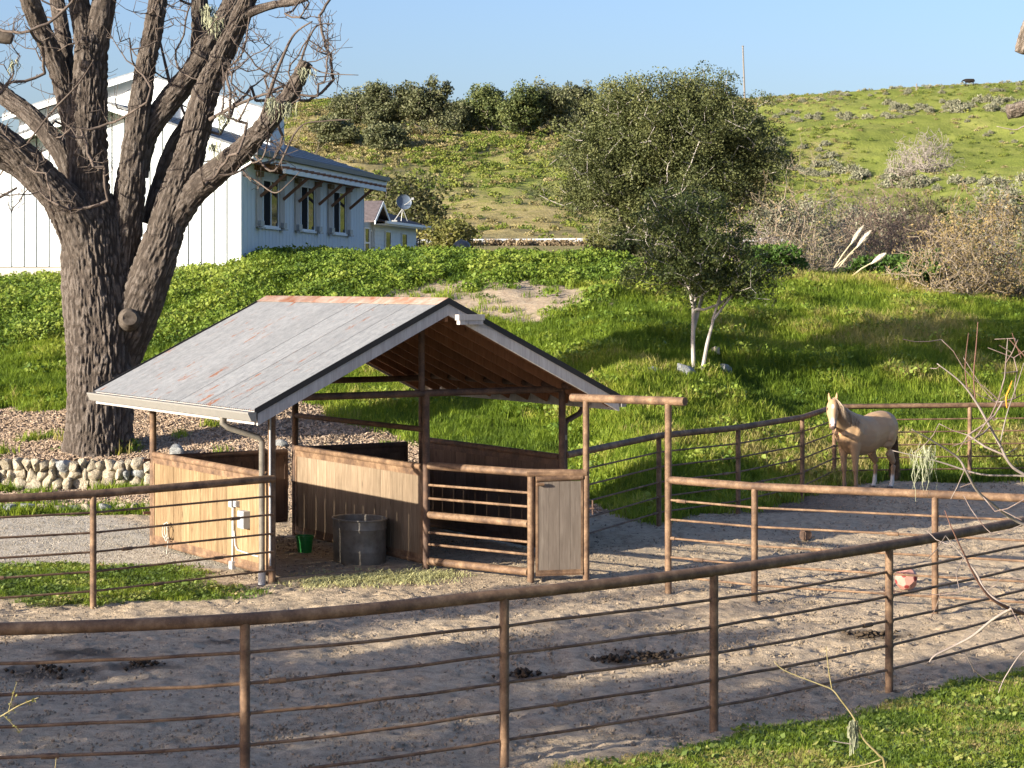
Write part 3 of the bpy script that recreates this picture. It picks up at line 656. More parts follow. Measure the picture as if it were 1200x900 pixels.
# ------------------------------------------------------------------ the horse shelter
A = math.radians(32.3)
FL = Vector((-3.27, 27.65, 0.0))
SW, SL = 4.75, 4.2                     # posts: gable width, depth
def S2W(u, v, z=0): return Vector((FL.x + u * math.cos(A) - v * math.sin(A), FL.y + u * math.sin(A) + v * math.cos(A), z))
def build_shelter():
    t = thing('horse_shelter', 'open timber and pipe horse shelter with a rust streaked corrugated gable roof', 'shelter', FL, A)
    def pipe(name, path, r, mat='rust_dark', par=t, seg=12):
        b = MB(); b.tube(path, r, seg); return link(name, b.mesh(name, True), M[mat], par)
    EZ, RZ = 2.42, 3.85; UL, UR, UM = -.557, 5.267, 2.355; V0, V1 = -.7, 5.1
    sl = (RZ - EZ) / (UM - UL)
    def roofz(u): return EZ + (min(u - UL, UR - u)) * sl
    # posts
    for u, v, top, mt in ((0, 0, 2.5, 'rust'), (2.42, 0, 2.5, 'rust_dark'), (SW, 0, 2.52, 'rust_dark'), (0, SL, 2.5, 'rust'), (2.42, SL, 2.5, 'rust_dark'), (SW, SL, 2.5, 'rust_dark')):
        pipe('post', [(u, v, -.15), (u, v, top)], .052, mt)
    pipe('king_post', [(UM - .02, -.02, 2.56), (UM - .02, -.02, roofz(UM) - .32)], .045)
    pipe('king_post', [(UM - .02, SL, 2.56), (UM - .02, SL, roofz(UM) - .32)], .045)
    pipe('tie_beam', [(-.25, 0, 2.52), (SW + .1, 0, 2.52)], .05); pipe('tie_beam', [(-.25, SL, 2.52), (SW + .1, SL, 2.52)], .05)
    pipe('eave_beam', [(0, -.2, 2.57), (0, SL + .4, 2.57)], .045); pipe('eave_beam', [(SW, -.2, 2.57), (SW, SL + .4, 2.57)], .045)
    pipe('side_rail', [(2.42, .05, 2.0), (2.42, SL - .05, 1.98)], .04)
    # roof frame
    b = MB(); b.box((UM - .025, V0 + .02, RZ - .30), (UM + .025, V1 - .02, RZ - .06)); link('ridge_board', b, M['rafter'], t)
    nr = 11
    for k in range(nr):
        v = V0 + .12 + (V1 - V0 - .24) * k / (nr - 1)
        for ue, um in ((UL + .05, UM - .03), (UR - .05, UM + .03)):
            b = MB(); b.beam((ue, v, roofz(ue) - .115), (um, v, roofz(um) - .115), .045, .14); link('rafter', b, M['rafter'], t)
    for s, (ue, um) in enumerate(((UL + .02, UM), (UR - .02, UM))):
        for k in range(9):       # purlin boards across the rafters
            u0 = ue + (um - ue) * (k + .0) / 9; u1 = ue + (um - ue) * (k + .55) / 9
            b = MB(); b.prism([(u0, V0 + .03, roofz(u0) - .040), (u1, V0 + .03, roofz(u1) - .040), (u1, V0 + .03, roofz(u1) - .020), (u0, V0 + .03, roofz(u0) - .020)], (0, V1 - V0 - .06, 0)); link('roof_batten', b, M['rafter'], t)
    # corrugated sheets, each its own object
    ns = 7; wv = (V1 - V0) / ns
    for side in (0, 1):
        ue = UL if side == 0 else UR
        for k in range(ns):
            va = V0 + k * wv - .03; vb = V0 + (k + 1) * wv + (.0 if k < ns - 1 else .03)
            n = int((vb - va) / .0105); V = []; F = []
            for i in range(n + 1):
                v = va + (vb - va) * i / n; dz = .009 * math.cos(2 * PI * (v - V0) / .068) + .0045 * (1 - i / n) + .002 * side
                for j, fr in enumerate((0, .5, 1)):
                    u = ue + (UM - ue) * fr + (-.05 if side == 0 else .05) * (1 - fr); V.append((u, v, EZ + abs(u - ue) * sl * (1 if fr > 0 else -1) + dz + .012))
            for i in range(n):
                for j in range(2): a = i * 3 + j; F.append((a, a + 3, a + 4, a + 1) if side == 0 else (a, a + 1, a + 4, a + 3))
            b = MB(); b.add(V, F); link('roof_sheet', b.mesh('roof_sheet', 'all'), M['iron'], t)
    for k in range(3):
        v0, v1 = V0 - .03 + k * (V1 - V0 + .06) / 3, V0 - .03 + (k + 1) * (V1 - V0 + .06) / 3 + (.04 if k < 2 else 0); zz = .026 + .003 * k
        b = MB(); b.prism([(UM - .17, v0, RZ + zz - .17 * sl), (UM, v0, RZ + zz), (UM + .17, v0, RZ + zz - .17 * sl), (UM + .17, v0, RZ + zz - .17 * sl + .005), (UM, v0, RZ + zz + .01), (UM - .17, v0, RZ + zz - .17 * sl + .005)], (0, v1 - v0, 0)); link('ridge_cap', b, M['ridge_rust'], t)
    # rake boards and dark metal edge at both gables
    for v, dv in ((V0, -.04), (V1, .04)):
        for ue, sgn in ((UL, -1), (UR, 1)):
            z0, z1 = EZ - .02, RZ - .02
            b = MB(); b.prism([(ue, v, z0 - .19), (UM, v, z1 - .19), (UM, v, z1), (ue, v, z0)], (0, dv, 0)); link('fascia', b, M['grey_wood'], t)
            b = MB(); b.prism([(ue + sgn * .05, v + dv * 1.05, z0 - .05 + .0), (UM, v + dv * 1.05, z1 - .03), (UM, v + dv * 1.05, z1 + .055), (ue + sgn * .05, v + dv * 1.05, z0 + .035)], (0, dv * .35, 0)); link('roof_edge', b, M['black'], t)
    b = MB(); b.box((UM + .10, V0 - .16, RZ - .28), (UM + .52, V0 - .05, RZ - .20)); b.box((UM + .12, V0 - .15, RZ - .34), (UM + .50, V0 - .06, RZ - .28)); link('ridge_beam_cover', b, M['grey_wood'], t)  # pale timber cover block at the ridge beam end, not a lamp
    # gutters and downspouts
    for ue, sg in ((UL, -1), (UR, 1)):
        a, c = ue + sg * .03, ue + sg * .15
        b = MB(); b.prism([(a, V0 - .06, EZ - .03), (a, V0 - .06, EZ - .15), (ue + sg * .10, V0 - .06, EZ - .15), (c, V0 - .06, EZ - .05), (c, V0 - .06, EZ - .03)], (0, V1 - V0 + .12, 0)); link('gutter', b, M['gutter'], t)
        b = MB(); b.box((min(ue, ue + sg * .027), V0 + .01, EZ - .20), (max(ue, ue + sg * .027), V1 - .01, EZ - .022)); link('eave_fascia', b, M['grey_wood'], t)
    pipe('downspout', [(-.63, .22, 2.28), (-.63, .22, 2.19), (-.56, .20, 2.13), (-.16, .09, 1.99), (-.11, .08, 1.93), (-.11, .08, .02)], .042, 'galv')
    pipe('downspout_foot', [(-.11, .08, -.02), (-.11, .08, .16)], .052, 'pvc')
    pipe('downspout', [(UR + .06, .3, 2.28), (UR + .06, .3, 2.2), (UR - .02, .28, 2.12), (SW + .14, .1, 2.03), (SW + .10, .08, 1.96), (SW + .10, .08, .05)], .042, 'rust_dark')
    b = MB(); b.lathe([(.062, 0), (.062, .07)], 14, c=(SW + .02, .02, 1.76)); link('pipe_strap', b, M['galv'], t)
    pipe('conduit', [(-.05, -.055, .25), (-.05, -.055, 2.5)], .013, 'steel')
    # stall panels: pipe frame plus planks one by one
    rr = random.Random(3)
    def panel(name, p0, p1, z0, z1, mat, n, frame='rust', gap=.004, ends=True, parent=t, th=.035, lab=None):
        p0, p1 = Vector((*p0, 0)), Vector((*p1, 0)); d = p1 - p0; L = d.length; az = math.atan2(d.y, d.x)
        b = MB(); b.tube([(0, 0, z1), (L, 0, z1)], .05, 12); b.tube([(0, 0, z0), (L, 0, z0)], .042, 12)
        b.box((.0, -.027, z1 - .125), (L, -.0235, z1 - .035)); b.box((.0, .0235, z1 - .125), (L, .027, z1 - .035))
        b.box((.0, -.027, z0 + .025), (L, -.0235, z0 + .1)); b.box((.0, .0235, z0 + .025), (L, .027, z0 + .1))
        if ends: b.box((-.01, -.03, z0), (.05, .03, z1)); b.box((L - .05, -.03, z0), (L + .01, .03, z1))
        o = link(name, b.mesh(name, True), M[frame], parent, p0, (0, 0, az))
        if lab: o['label'] = lab
        ws = [rr.uniform(.8, 1.2) for _ in range(n)]; tot = sum(ws); x = .03
        for k in range(n):
            wd = ws[k] / tot * (L - .06); y = rr.uniform(-.003, .003)
            b = MB(); c = .007; x0, x1 = x + gap / 2, x + wd - gap / 2; h = th / 2
            b.prism([(x0, -h + c, z0 + .02), (x0 + c, -h, z0 + .02), (x1 - c, -h, z0 + .02), (x1, -h + c, z0 + .02), (x1, h - c, z0 + .02), (x1 - c, h, z0 + .02), (x0 + c, h, z0 + .02), (x0, h - c, z0 + .02)], (0, 0, z1 - z0 - .03))
            for i, vv in enumerate(b.v): b.v[i] = (vv[0] - x0, vv[1], vv[2])
            link('plank', b, M[mat], o, (x0, y, 0)); x += wd
        return o
    panel('stall_panel', (0, .07), (0, SL - .06), .13, 1.46, 'cedar', 12, 'rust', .005, lab='sunlit outer wall of pale cedar planks')
    panel('stall_panel', (2.42, .07), (2.42, SL - .06), .12, 1.46, 'worn', 12, 'rust', .003, lab='middle partition of weathered planks behind the tank')
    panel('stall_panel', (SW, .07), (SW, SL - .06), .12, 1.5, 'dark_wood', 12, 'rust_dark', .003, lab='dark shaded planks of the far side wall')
    panel('stall_gate', (.10, SL + .02), (2.28, SL + .02), .32, 1.40, 'dark_wood', 8, 'rust_dark', .003, lab='back gate of dark red brown planks')
    panel('stall_gate', (2.52, SL + .10), (4.52, SL + .10), .3, 1.42, 'dark_wood', 8, 'rust_dark', .003)
    b = MB(); b.box((4.50, SL + .03, .9), (4.72, SL + .06, .94)); b.box((4.54, SL + .0, .86), (4.58, SL + .09, 1.0)); link('latch', b, M['rust_dark'], t)
    for z in (.55, 1.36): b = MB(); b.box((-.16, SL - .02, z), (-.04, SL + .02, z + .04)); link('hinge_pin', b, M['rust_dark'], t)
    b = MB(); b.box((.08, -.05, -.06), (1.5, .05, .07)); link('sill_board', b, M['worn'], t)
    # electrical fittings on the cedar wall
    y0 = -.02
    def bx(name, lo, hi, mat):
        b = MB(); b.box(lo, hi); b.box((lo[0] - .008, lo[1] + .012, lo[2] + .012), (lo[0] - .0005, hi[1] - .012, hi[2] - .012)); link(name, b, M[mat], t)
    bx('junction_box', (-.075, 1.14, .93), (-.019, 1.25, 1.03), 'box_grey'); bx('junction_box', (-.075, 1.00, .95), (-.019, 1.09, 1.03), 'box_grey')
    bx('switch_box', (-.115, .66, .68), (-.019, .86, .92), 'box_grey'); bx('outlet_box', (-.075, 1.13, .06), (-.019, 1.24, .17), 'pvc')
    pipe('conduit', [(-.04, 1.19, .17), (-.04, 1.19, .93)], .013, 'pvc'); pipe('conduit', [(-.04, 1.14, .60), (-.04, 1.10, .40), (-.04, 1.02, .345), (-.04, .6, .33), (-.04, .33, .33)], .011, 'pvc')
    pipe('conduit', [(-.05, 1.145, .5), (-.05, 1.145, .93)], .009, 'pvc')
    return t
shelter = build_shelter()

def rope():
    b = MB(); rr = random.Random(8)
    base = S2W(-.07, 3.4); ux = Vector((-math.sin(A), math.cos(A), 0)); n = Vector((-math.cos(A), -math.sin(A), 0))
    P = []
    for k in range(46):
        a = k / 45 * 2 * PI * 2.6; P.append(base + ux * (.085 * math.sin(a) + .05 + .02 * math.sin(a * .37)) + n * (.03 + .02 * math.sin(a * .7)) + Vector((0, 0, .36 + .12 * math.cos(a) + .03 * math.sin(a * .41))))
    b.tube(P, .009, 6); b.tube([P[-1], P[-1] + n * .05 - ux * .05 + Vector((0, 0, -.25)), base - ux * .18 + n * .22 + Vector((0, 0, -.04)), base - ux * .30 + n * .40 + Vector((0, 0, -.02))], .012, 6)
    tag(link('rope', b.mesh('rope', 'all'), M['rope']), 'pale rope hung in a loose coil low on the sunlit cedar plank wall', 'rope')
rope()
def trough():
    c = G(422, 659); c = Vector((-2.23, 29.72, 0)); t = thing('water_trough', 'dull grey galvanised oval water tank standing against the plank partition', 'water tank', (c.x, c.y, Hs(c.x, c.y)), A + PI / 2)
    b = MB(); pr = [(.40, -.02), (.415, .0), (.418, .16), (.424, .18), (.418, .20), (.422, .48), (.430, .50), (.422, .52), (.425, .63)]
    b.lathe(pr, 36, 1.12, .86); b.lathe([(.41, .63), (.40, .05), (.0, .05)], 36, 1.12, .86); link('tank_body', b.mesh('tank_body', True), M['galv'], t)
    b = MB(); P = [(.43 * 1.12 * math.cos(2 * PI * k / 40), .43 * .86 * math.sin(2 * PI * k / 40), .632) for k in range(41)]; b.tube(P, .014, 8, False); link('rim', b.mesh('rim', 'all'), M['galv'], t)
    b = MB(); b.lathe([(.0, .54), (.405, .54)], 30, 1.12, .86)
    m = NT('tank water'); m.color((.02, .025, .02)).set(.05, 0, .5); link('water', b, m.m, t)
trough()
def bucket():
    x, y = -2.95, 29.95
    p = G(357, 647); t = thing('bucket', 'green plastic bucket on the dirt beside the grey water tank', 'bucket', (p.x, p.y, Hs(p.x, p.y) - .01))
    b = MB(); b.lathe([(.0, .0), (.105, .0), (.125, .20), (.132, .205), (.132, .235), (.14, .24), (.14, .262), (.128, .262), (.122, .2), (.10, .02), (0, .02)], 24); link('bucket_body', b.mesh('bucket_body', True), M['green_pl'], t)
    b = MB(); b.tube([(.142 * math.cos(a), .142 * math.sin(a) * .95, .25 - .02 * abs(math.sin(a))) for a in np.linspace(-.2, PI + .2, 16)], .004, 5); link('handle', b.mesh('handle', 'all'), M['steel'], t)
bucket()

# ------------------------------------------------------------------ fences
def spline(pts, n=6):
    P = [Vector(p) for p in pts]; out = []
    for i in range(len(P) - 1):
        a, b_, c, d = P[max(i - 1, 0)], P[i], P[i + 1], P[min(i + 2, len(P) - 1)]
        for k in range(n):
            t = k / n; out.append(.5 * ((2 * b_) + (c - a) * t + (2 * a - 5 * b_ + 4 * c - d) * t * t + (-a + 3 * b_ - 3 * c + d) * t ** 3))
    out.append(P[-1]); return out
def fence(label, pts, posts, top=1.5, rails=(1.23, .98, .73, .48, .23), rt=.052, rp=.042, rr=.0145, mat='rust', curved=False, smooth_n=6, tm=None):
    z = lambda p: float(gpad(p[1]))
    c = pts[len(pts) // 2]; t = thing('pipe_fence', label, 'fence', (c[0], c[1], z(c)))
    o = Vector((c[0], c[1], z(c)))
    P = [Vector((p[0], p[1], z(p))) for p in pts]
    Q = spline(P, smooth_n) if curved else P
    b = MB(); b.tube([q + Vector((0, 0, top)) - o for q in Q], rt, 14); link('top_rail', b.mesh('top_rail', True), M[tm or mat], t)
    rg = random.Random(len(label))
    for h in rails:
        b = MB(); b.tube([q + Vector((0, 0, h + rg.uniform(-.006, .006))) - o for q in Q], rr, 8)
        for k in range(2):      # pipe couplings
            i = rg.randrange(len(Q) - 1); a, c2 = Q[i], Q[i + 1]; d = (c2 - a).normalized(); m_ = a.lerp(c2, rg.random()) + Vector((0, 0, h)) - o
            b.tube([m_ - d * .07, m_ + d * .07], rr * 1.65, 8)
        link('rail', b.mesh('rail', True), M[mat], t)
    for p in posts:
        p = Vector((p[0], p[1], z(p))) - o
        b = MB(); b.tube([p + Vector((0, 0, -.25)), p + Vector((0, 0, top - .01))], rp, 12)
        for h in rails: b.tube([p + Vector((0, 0, h - .016)), p + Vector((0, 0, h + .016))], rp + .006, 12)
        link('post', b.mesh('post', True), M[mat], t)
    return t
fence('long curved rusty pipe fence sweeping across the foreground of the paddock', NEAR, NEAR[1:-1], curved=True)
T1, T2, P622, MID = (1.02, 27.95), (2.07, 26.9), (.257, 27.8), (-1.22, 28.94)
fence('short straight rusty pipe fence running right from the tall gate frame', [T2, (3.12, 26.12), (5.26, 25.25), (7.25, 24.45)], [(3.12, 26.12), (5.26, 25.25)])
e = S2W(0, -.06)
fence('left rusty pipe fence ending at the front corner post of the shelter', [(-8.6, 24.3), (-7.6, 24.75), (-5.32, 25.8), (e.x, e.y)], [(-7.6, 24.75), (-5.32, 25.8)], top=1.44, rails=(1.2, .95, .70, .45, .20))
e = S2W(SW, 0)
fence('back rusty pipe fence bending round behind the horse below the grassy slope', [(e.x + .06, e.y + .1), (2.43, 33.6), (3.92, 35.2), (5.36, 37.5), (6.38, 40.2), (9.15, 40.6), (12.5, 41.0)], [(2.43, 33.6), (3.92, 35.2), (5.36, 37.5), (6.38, 40.2), (9.15, 40.6), (12.4, 41.0)])
def rail_bay():
    t = thing('rail_panel', 'small rusty rail panel with three thick and four thin rails beside the shelter', 'rail panel', (P622[0], P622[1], 0))
    o = Vector((P622[0], P622[1], 0)); a = Vector((*MID, 0)) - o; c = Vector((*T1, 0)) - o; d = -a.normalized()
    for h, r, nm in ((1.49, .055, 'top_rail'), (.79, .052, 'thick_rail'), (.13, .055, 'bottom_rail')):
        b = MB(); b.tube([a + d * .05 + Vector((0, 0, h)), Vector((0, 0, h)) - d * .04] + ([c + Vector((0, 0, h - .02))] if h > 1 else []), r, 14); link(nm, b.mesh(nm, True), M['rust'], t)
    for h in (1.215, 1.025, .54, .37):
        b = MB(); b.tube([a + d * .05 + Vector((0, 0, h)), Vector((0, 0, h)) - d * .04], .018, 8); link('rail', b.mesh('rail', True), M['rust'], t)
    b = MB(); b.tube([(0, 0, -.2), (0, 0, 1.44)], .048, 14); link('post', b.mesh('post', True), M['rust'], t)
rail_bay()
def half_gate():
    rr = random.Random(4); p0 = Vector((P622[0] + .07, P622[1] - .02, .04)); p1 = Vector((T1[0] - .05, T1[1] - .02, .04)); d = p1 - p0; L = d.length
    t = thing('plank_gate', 'narrow grey plank gate hung from the tall pipe gate frame', 'gate', p0, math.atan2(d.y, d.x))
    b = MB(); b.tube([(0, 0, 1.36), (L, 0, 1.38)], .042, 12); b.tube([(0, 0, .07), (L, 0, .07)], .03, 10); b.box((0, -.022, .05), (.028, .022, 1.36)); b.box((L - .028, -.022, .05), (L, .022, 1.37))
    b.box((0, -.024, .04), (L, -.02, .12))
    link('gate_frame', b.mesh('gate_frame', True), M['rust'], t)
    x = .025; n = 4
    for k in range(n):
        wd = (L - .05) / n; b = MB(); b.box((.002, -.018, 0), (wd - .002, .016, 1.25)); link('plank', b, M['worn2'], t, (x, 0, .08)); x += wd
    b = MB(); b.tube([(.0, -.06, 1.30), (.10, -.06, 1.30)], .022, 8); b.tube([(.05, -.06, 1.30), (.05, 0, 1.30)], .012, 6); link('latch', b.mesh('latch', True), M['rust'], t)
half_gate()
def gate_frame():
    t = thing('gate_frame', 'tall rusty pipe gate frame with a crossbar reaching past both posts', 'gate frame', (T1[0], T1[1], 0))
    o = Vector((T1[0], T1[1], 0)); q = Vector((*T2, 0)) - o; d = q.normalized()
    for p, tp in ((Vector((0, 0, 0)), 2.47), (q, 2.49)):
        b = MB(); b.tube([p + Vector((0, 0, -.2)), p + Vector((0, 0, tp))], .046, 14); link('post', b.mesh('post', True), M['rust'], t)
    b = MB(); b.tube([-d * .27 + Vector((0, 0, 2.50)), q + d * .29 + Vector((0, 0, 2.53))], .057, 16); link('crossbar', b.mesh('crossbar', True), M['rust'], t)
    b = MB(); b.box((.045, -.03, .98), (.11, .03, 1.0)); b.tube([(.09, 0, .9), (.09, 0, 1.1)], .012, 8); link('latch', b.mesh('latch', True), M['rust_dark'], t)
gate_frame()

# ------------------------------------------------------------------ small things in the paddock
def toy_ball():
    import bmesh
    p = G(1062, 692); p.z = Hs(p.x, p.y); R = .178
    t = thing('toy_ball', 'faded pink faceted treat ball with round holes lying on the dirt', 'ball', p + Vector((0, 0, R * .9)))
    bm = bmesh.new(); bmesh.ops.create_icosphere(bm, subdivisions=1, radius=R)
    # truncate the vertices so that facets are pentagons and hexagons
    bmesh.ops.bevel(bm, geom=[v for v in bm.verts if len(v.link_edges) == 5], offset=R * .30, offset_type='OFFSET', segments=1, affect='VERTICES', profile=.5)
    fs = sorted([f for f in bm.faces if len(f.verts) == 5], key=lambda f: -f.calc_area())
    cen = [(f.calc_center_median().copy(), f.normal.copy()) for f in fs]
    me = bpy.data.meshes.new('ball_shell'); bm.to_mesh(me); bm.free(); link('ball_shell', me, M['pink_pl'], t, (0, 0, 0), (.3, .2, .4))
    sh = [o for o in t.children][0]
    for c, n in cen:
        b = MB(); a = n.orthogonal().normalized(); e2 = n.cross(a); V = [c + n * .001 + (a * math.cos(k * PI / 6) + e2 * math.sin(k * PI / 6)) * .033 for k in range(12)]
        V += [c + n * .004 + (a * math.cos(k * PI / 6) + e2 * math.sin(k * PI / 6)) * .026 for k in range(12)]
        b.add(V, [(k, (k + 1) % 12, 12 + (k + 1) % 12, 12 + k) for k in range(12)] + [tuple(range(12, 24))]); link('hole', b, M['pink_dark'], sh)
toy_ball()
def block():
    import bmesh
    p = G(944, 633); p.z = Hs(p.x, p.y); bm = bmesh.new(); bmesh.ops.create_cube(bm, size=1); bmesh.ops.scale(bm, vec=(.15, .15, .15), verts=bm.verts); bmesh.ops.bevel(bm, geom=bm.edges[:], offset=.02, segments=2, affect='EDGES'); bmesh.ops.subdivide_edges(bm, edges=[e for e in bm.edges if e.calc_length() > .08], cuts=2)
    r = random.Random(2)
    for v in bm.verts: v.co += Vector((r.uniform(-1, 1), r.uniform(-1, 1), r.uniform(-1, 1))) * .004
    me = bpy.data.meshes.new('salt_block'); bm.to_mesh(me); bm.free()
    tag(link('salt_block', me, M['rust_dark'], None, p + Vector((0, 0, .08)), (0, 0, .5)), 'small red brown salt block on the shaded dirt in front of the horse', 'salt block')
block()
def dung():
    labs = {0: 'broad dark manure pile just above the curved fence rail in mid foreground', 1: 'thin dark manure smear beside the broad manure pile', 2: 'low manure heap beside the middle post of the curved fence', 3: 'lumpy brown manure heap beside the right post of the curved fence, near the pink ball',
            4: 'dark wet manure patch at the left end of the foreground paddock', 5: 'dark manure patch in the shade left of the first curved fence post'}
    for i, (p, s) in enumerate(DUNGP):
        if i not in labs: continue
        r = random.Random(50 + i); b = MB(); n = 70
        for k in range(n if i in (0, 3, 1, 2) else 30):
            a = r.uniform(0, 2 * PI); d = s * .62 * abs(r.gauss(0, .5)); x, y = p.x + d * math.cos(a) * 1.3, p.y + d * math.sin(a); q = r.uniform(.016, .036)
            zz = Hs(x, y) + q * .5 + max(0, .05 - d * .12) * r.random()
            V = []; o = [(0, 0, 1), (1, 0, 0), (0, 1, 0), (-1, 0, 0), (0, -1, 0), (0, 0, -1)]
            V = [(x + (vx + r.uniform(-.25, .25)) * q, y + (vy + r.uniform(-.25, .25)) * q, zz + (vz + r.uniform(-.25, .25)) * q * .8) for vx, vy, vz in o]
            b.add(V, [(0, 1, 2), (0, 2, 3), (0, 3, 4), (0, 4, 1), (5, 2, 1), (5, 3, 2), (5, 4, 3), (5, 1, 4)])
        tp = thing('manure_pile', labs[i], 'manure', (p.x, p.y, Hs(p.x, p.y)), 0, 'manure heaps in the paddock')
        for q_, vv in enumerate(b.v): b.v[q_] = (vv[0] - p.x, vv[1] - p.y, vv[2] - tp.location.z)
        kind(link('droppings', b.mesh('droppings', 'all'), M['manure'], tp), 'stuff')
dung()

# ------------------------------------------------------------------ the horse
def sweep(b, secs, seg=18):
    """secs: (centre, half width, half height); the ring stands across the path, width is lateral"""
    n = len(secs); P = [Vector(s[0]) for s in secs]; V = []
    for i in range(n):
        d = (P[min(i + 1, n - 1)] - P[max(i - 1, 0)]).normalized(); side = Vector((-d.y, d.x, 0))
        side = Vector((0, 1, 0)) if side.length < .25 else side.normalized()
        side = (side - d * side.dot(d)).normalized(); up = d.cross(side)
        for k in range(seg):
            a = 2 * PI * k / seg; V.append(P[i] + side * (math.cos(a) * secs[i][1]) + up * (math.sin(a) * secs[i][2]))
    F = [(i * seg + k, i * seg + (k + 1) % seg, (i + 1) * seg + (k + 1) % seg, (i + 1) * seg + k) for i in range(n - 1) for k in range(seg)]
    F += [tuple(range(seg))[::-1], tuple(range((n - 1) * seg, n * seg))]
    b.add(V, F)
def fuse(b, name, voxel, it=6, fac=.5):
    me = b.mesh(name); o = bpy.data.objects.new(name, me); col.objects.link(o)
    r = o.modifiers.new('r', 'REMESH'); r.mode = 'VOXEL'; r.voxel_size = voxel
    s = o.modifiers.new('s', 'SMOOTH'); s.iterations = it; s.factor = fac
    dg = bpy.context.evaluated_depsgraph_get(); m2 = bpy.data.meshes.new_from_object(o.evaluated_get(dg)); bpy.data.objects.remove(o)
    m2.name = name; m2.polygons.foreach_set('use_smooth', [True] * len(m2.polygons)); return m2
def horse():
    hd = math.atan2(-.68, -.73); C0 = Vector((6.68, 38.45, 0)); C0.z = float(gpad(C0.y)) + .02
    t = thing('horse', 'palomino horse with a white blaze and white hind socks standing in the paddock corner', 'horse', C0, hd)
    b = MB()
    body = [(-.83, 1.15, .06, .12), (-.79, 1.17, .17, .22), (-.68, 1.17, .255, .31), (-.52, 1.17, .29, .335), (-.34, 1.16, .28, .33), (-.14, 1.10, .285, .335), (.08, 1.065, .29, .36), (.28, 1.09, .265, .385), (.44, 1.13, .24, .36), (.58, 1.13, .215, .30), (.69, 1.12, .165, .22), (.75, 1.11, .09, .13)]
    sweep(b, [((x, 0, z), hw * 1.10, hh * 1.03) for x, z, hw, hh in body], 22)
    neck = [((.34, 0, 1.20), .20, .30), ((.56, .01, 1.31), .165, .265), ((.77, .03, 1.43), .135, .225), ((.95, .07, 1.545), .112, .185), ((1.08, .11, 1.64), .10, .155), ((1.14, .14, 1.70), .095, .125)]
    sweep(b, neck, 18)
    ft = math.radians(38); fx, fy = math.cos(ft), math.sin(ft); POLL = Vector((1.15, .14, 1.755))
    ax = Vector((fx * .52, fy * .52, -.854)).normalized()
    def hp(k, off=0): return POLL + ax * k
    head = [(-.03, .06, .06), (.05, .092, .105), (.15, .105, .145), (.24, .10, .145), (.33, .078, .115), (.42, .064, .085), (.50, .062, .076), (.56, .056, .066), (.60, .035, .04)]
    side = Vector((-fy, fx, 0)); upv = ax.cross(side)          # face normal is towards the front
    front = -upv if (-upv).dot(Vector((fx, fy, 0))) > 0 else upv
    sweep(b, [(hp(k * .96) - front * (hh - .085) * .6, hw * 1.13, hh * 1.04) for k, hw, hh in head], 18)
    for s in (-1, 1):
        # ears
        e0 = POLL + side * (s * .055) + Vector((0, 0, .02)) - front * .02
        sweep(b, [(e0, .032, .026), (e0 + Vector((0, 0, .06)) + side * (s * .012), .036, .022), (e0 + Vector((0, 0, .12)) + side * (s * .018) + front * .012, .022, .014), (e0 + Vector((0, 0, .165)) + side * (s * .016) + front * .02, .006, .006)], 10)
        # eye ridge
        sweep(b, [(hp(.14) + side * (s * .085) + front * .03, .02, .02), (hp(.20) + side * (s * .088) + front * .035, .024, .024), (hp(.25) + side * (s * .08) + front * .03, .014, .014)], 8)
        # foreleg
        dx = .0 if s > 0 else -.05
        sweep(b, [((.50 + dx, s * .13, 1.10), .10, .16), ((.50 + dx, s * .155, .92), .095, .135), ((.495 + dx, s * .155, .76), .075, .095), ((.49 + dx, s * .155, .60), .056, .066), ((.49 + dx, s * .155, .50), .054, .060), ((.49 + dx, s * .155, .45), .056, .060), ((.485 + dx, s * .155, .38), .038, .044), ((.48 + dx, s * .155, .25), .034, .040), ((.475 + dx, s * .155, .15), .042, .048), ((.49 + dx, s * .155, .10), .036, .042), ((.51 + dx, s * .155, .06), .046, .052), ((.515 + dx, s * .155, .045), .05, .058)], 14)
        # hind leg: stifle forward, hock back
        hx = -.02 if s > 0 else .10
        sweep(b, [((-.52 + hx, s * .13, 1.18), .13, .25), ((-.48 + hx, s * .17, 1.0), .125, .22), ((-.46 + hx, s * .175, .86), .10, .165), ((-.52 + hx, s * .17, .72), .075, .11), ((-.60 + hx, s * .165, .60), .056, .078), ((-.655 + hx, s * .16, .52), .05, .068), ((-.655 + hx, s * .16, .46), .046, .058), ((-.64 + hx, s * .16, .36), .038, .046), ((-.625 + hx, s * .16, .24), .036, .042), ((-.615 + hx, s * .16, .15), .043, .05), ((-.595 + hx, s * .16, .10), .037, .043), ((-.575 + hx, s * .16, .06), .047, .053), ((-.57 + hx, s * .16, .045), .051, .058)], 14)
    for s in (-1, 1):        # shoulder, stifle and haunch muscles
        sweep(b, [((.36, s * .19, 1.30), .05, .10), ((.46, s * .215, 1.16), .075, .13), ((.56, s * .19, 1.00), .06, .10)], 12)
        sweep(b, [((-.36, s * .24, 1.16), .05, .09), ((-.46, s * .27, 1.08), .065, .15), ((-.58, s * .235, .98), .05, .11)], 12)
        sweep(b, [((.62, s * .085, 1.22), .07, .08), ((.71, s * .085, 1.10), .085, .10), ((.67, s * .09, .98), .06, .07)], 12)
    me = fuse(b, 'horse_body', .015, 5, .5)
    n = len(me.vertices); co = np.empty(n * 3, np.float32); me.vertices.foreach_get('co', co); co = co.reshape(-1, 3).astype(float)
    col_ = np.tile(np.array([.42, .262, .138]), (n, 1)); nz = fbm(co[:, 0] * 7, co[:, 1] * 7, co[:, 2] * 7, seed=5)
    def mixc(mask, c): col_[:] = col_ * (1 - mask[:, None]) + np.array(c) * mask[:, None]
    mixc(sstep(.3, .8, nz) * .35, (.53, .37, .22))
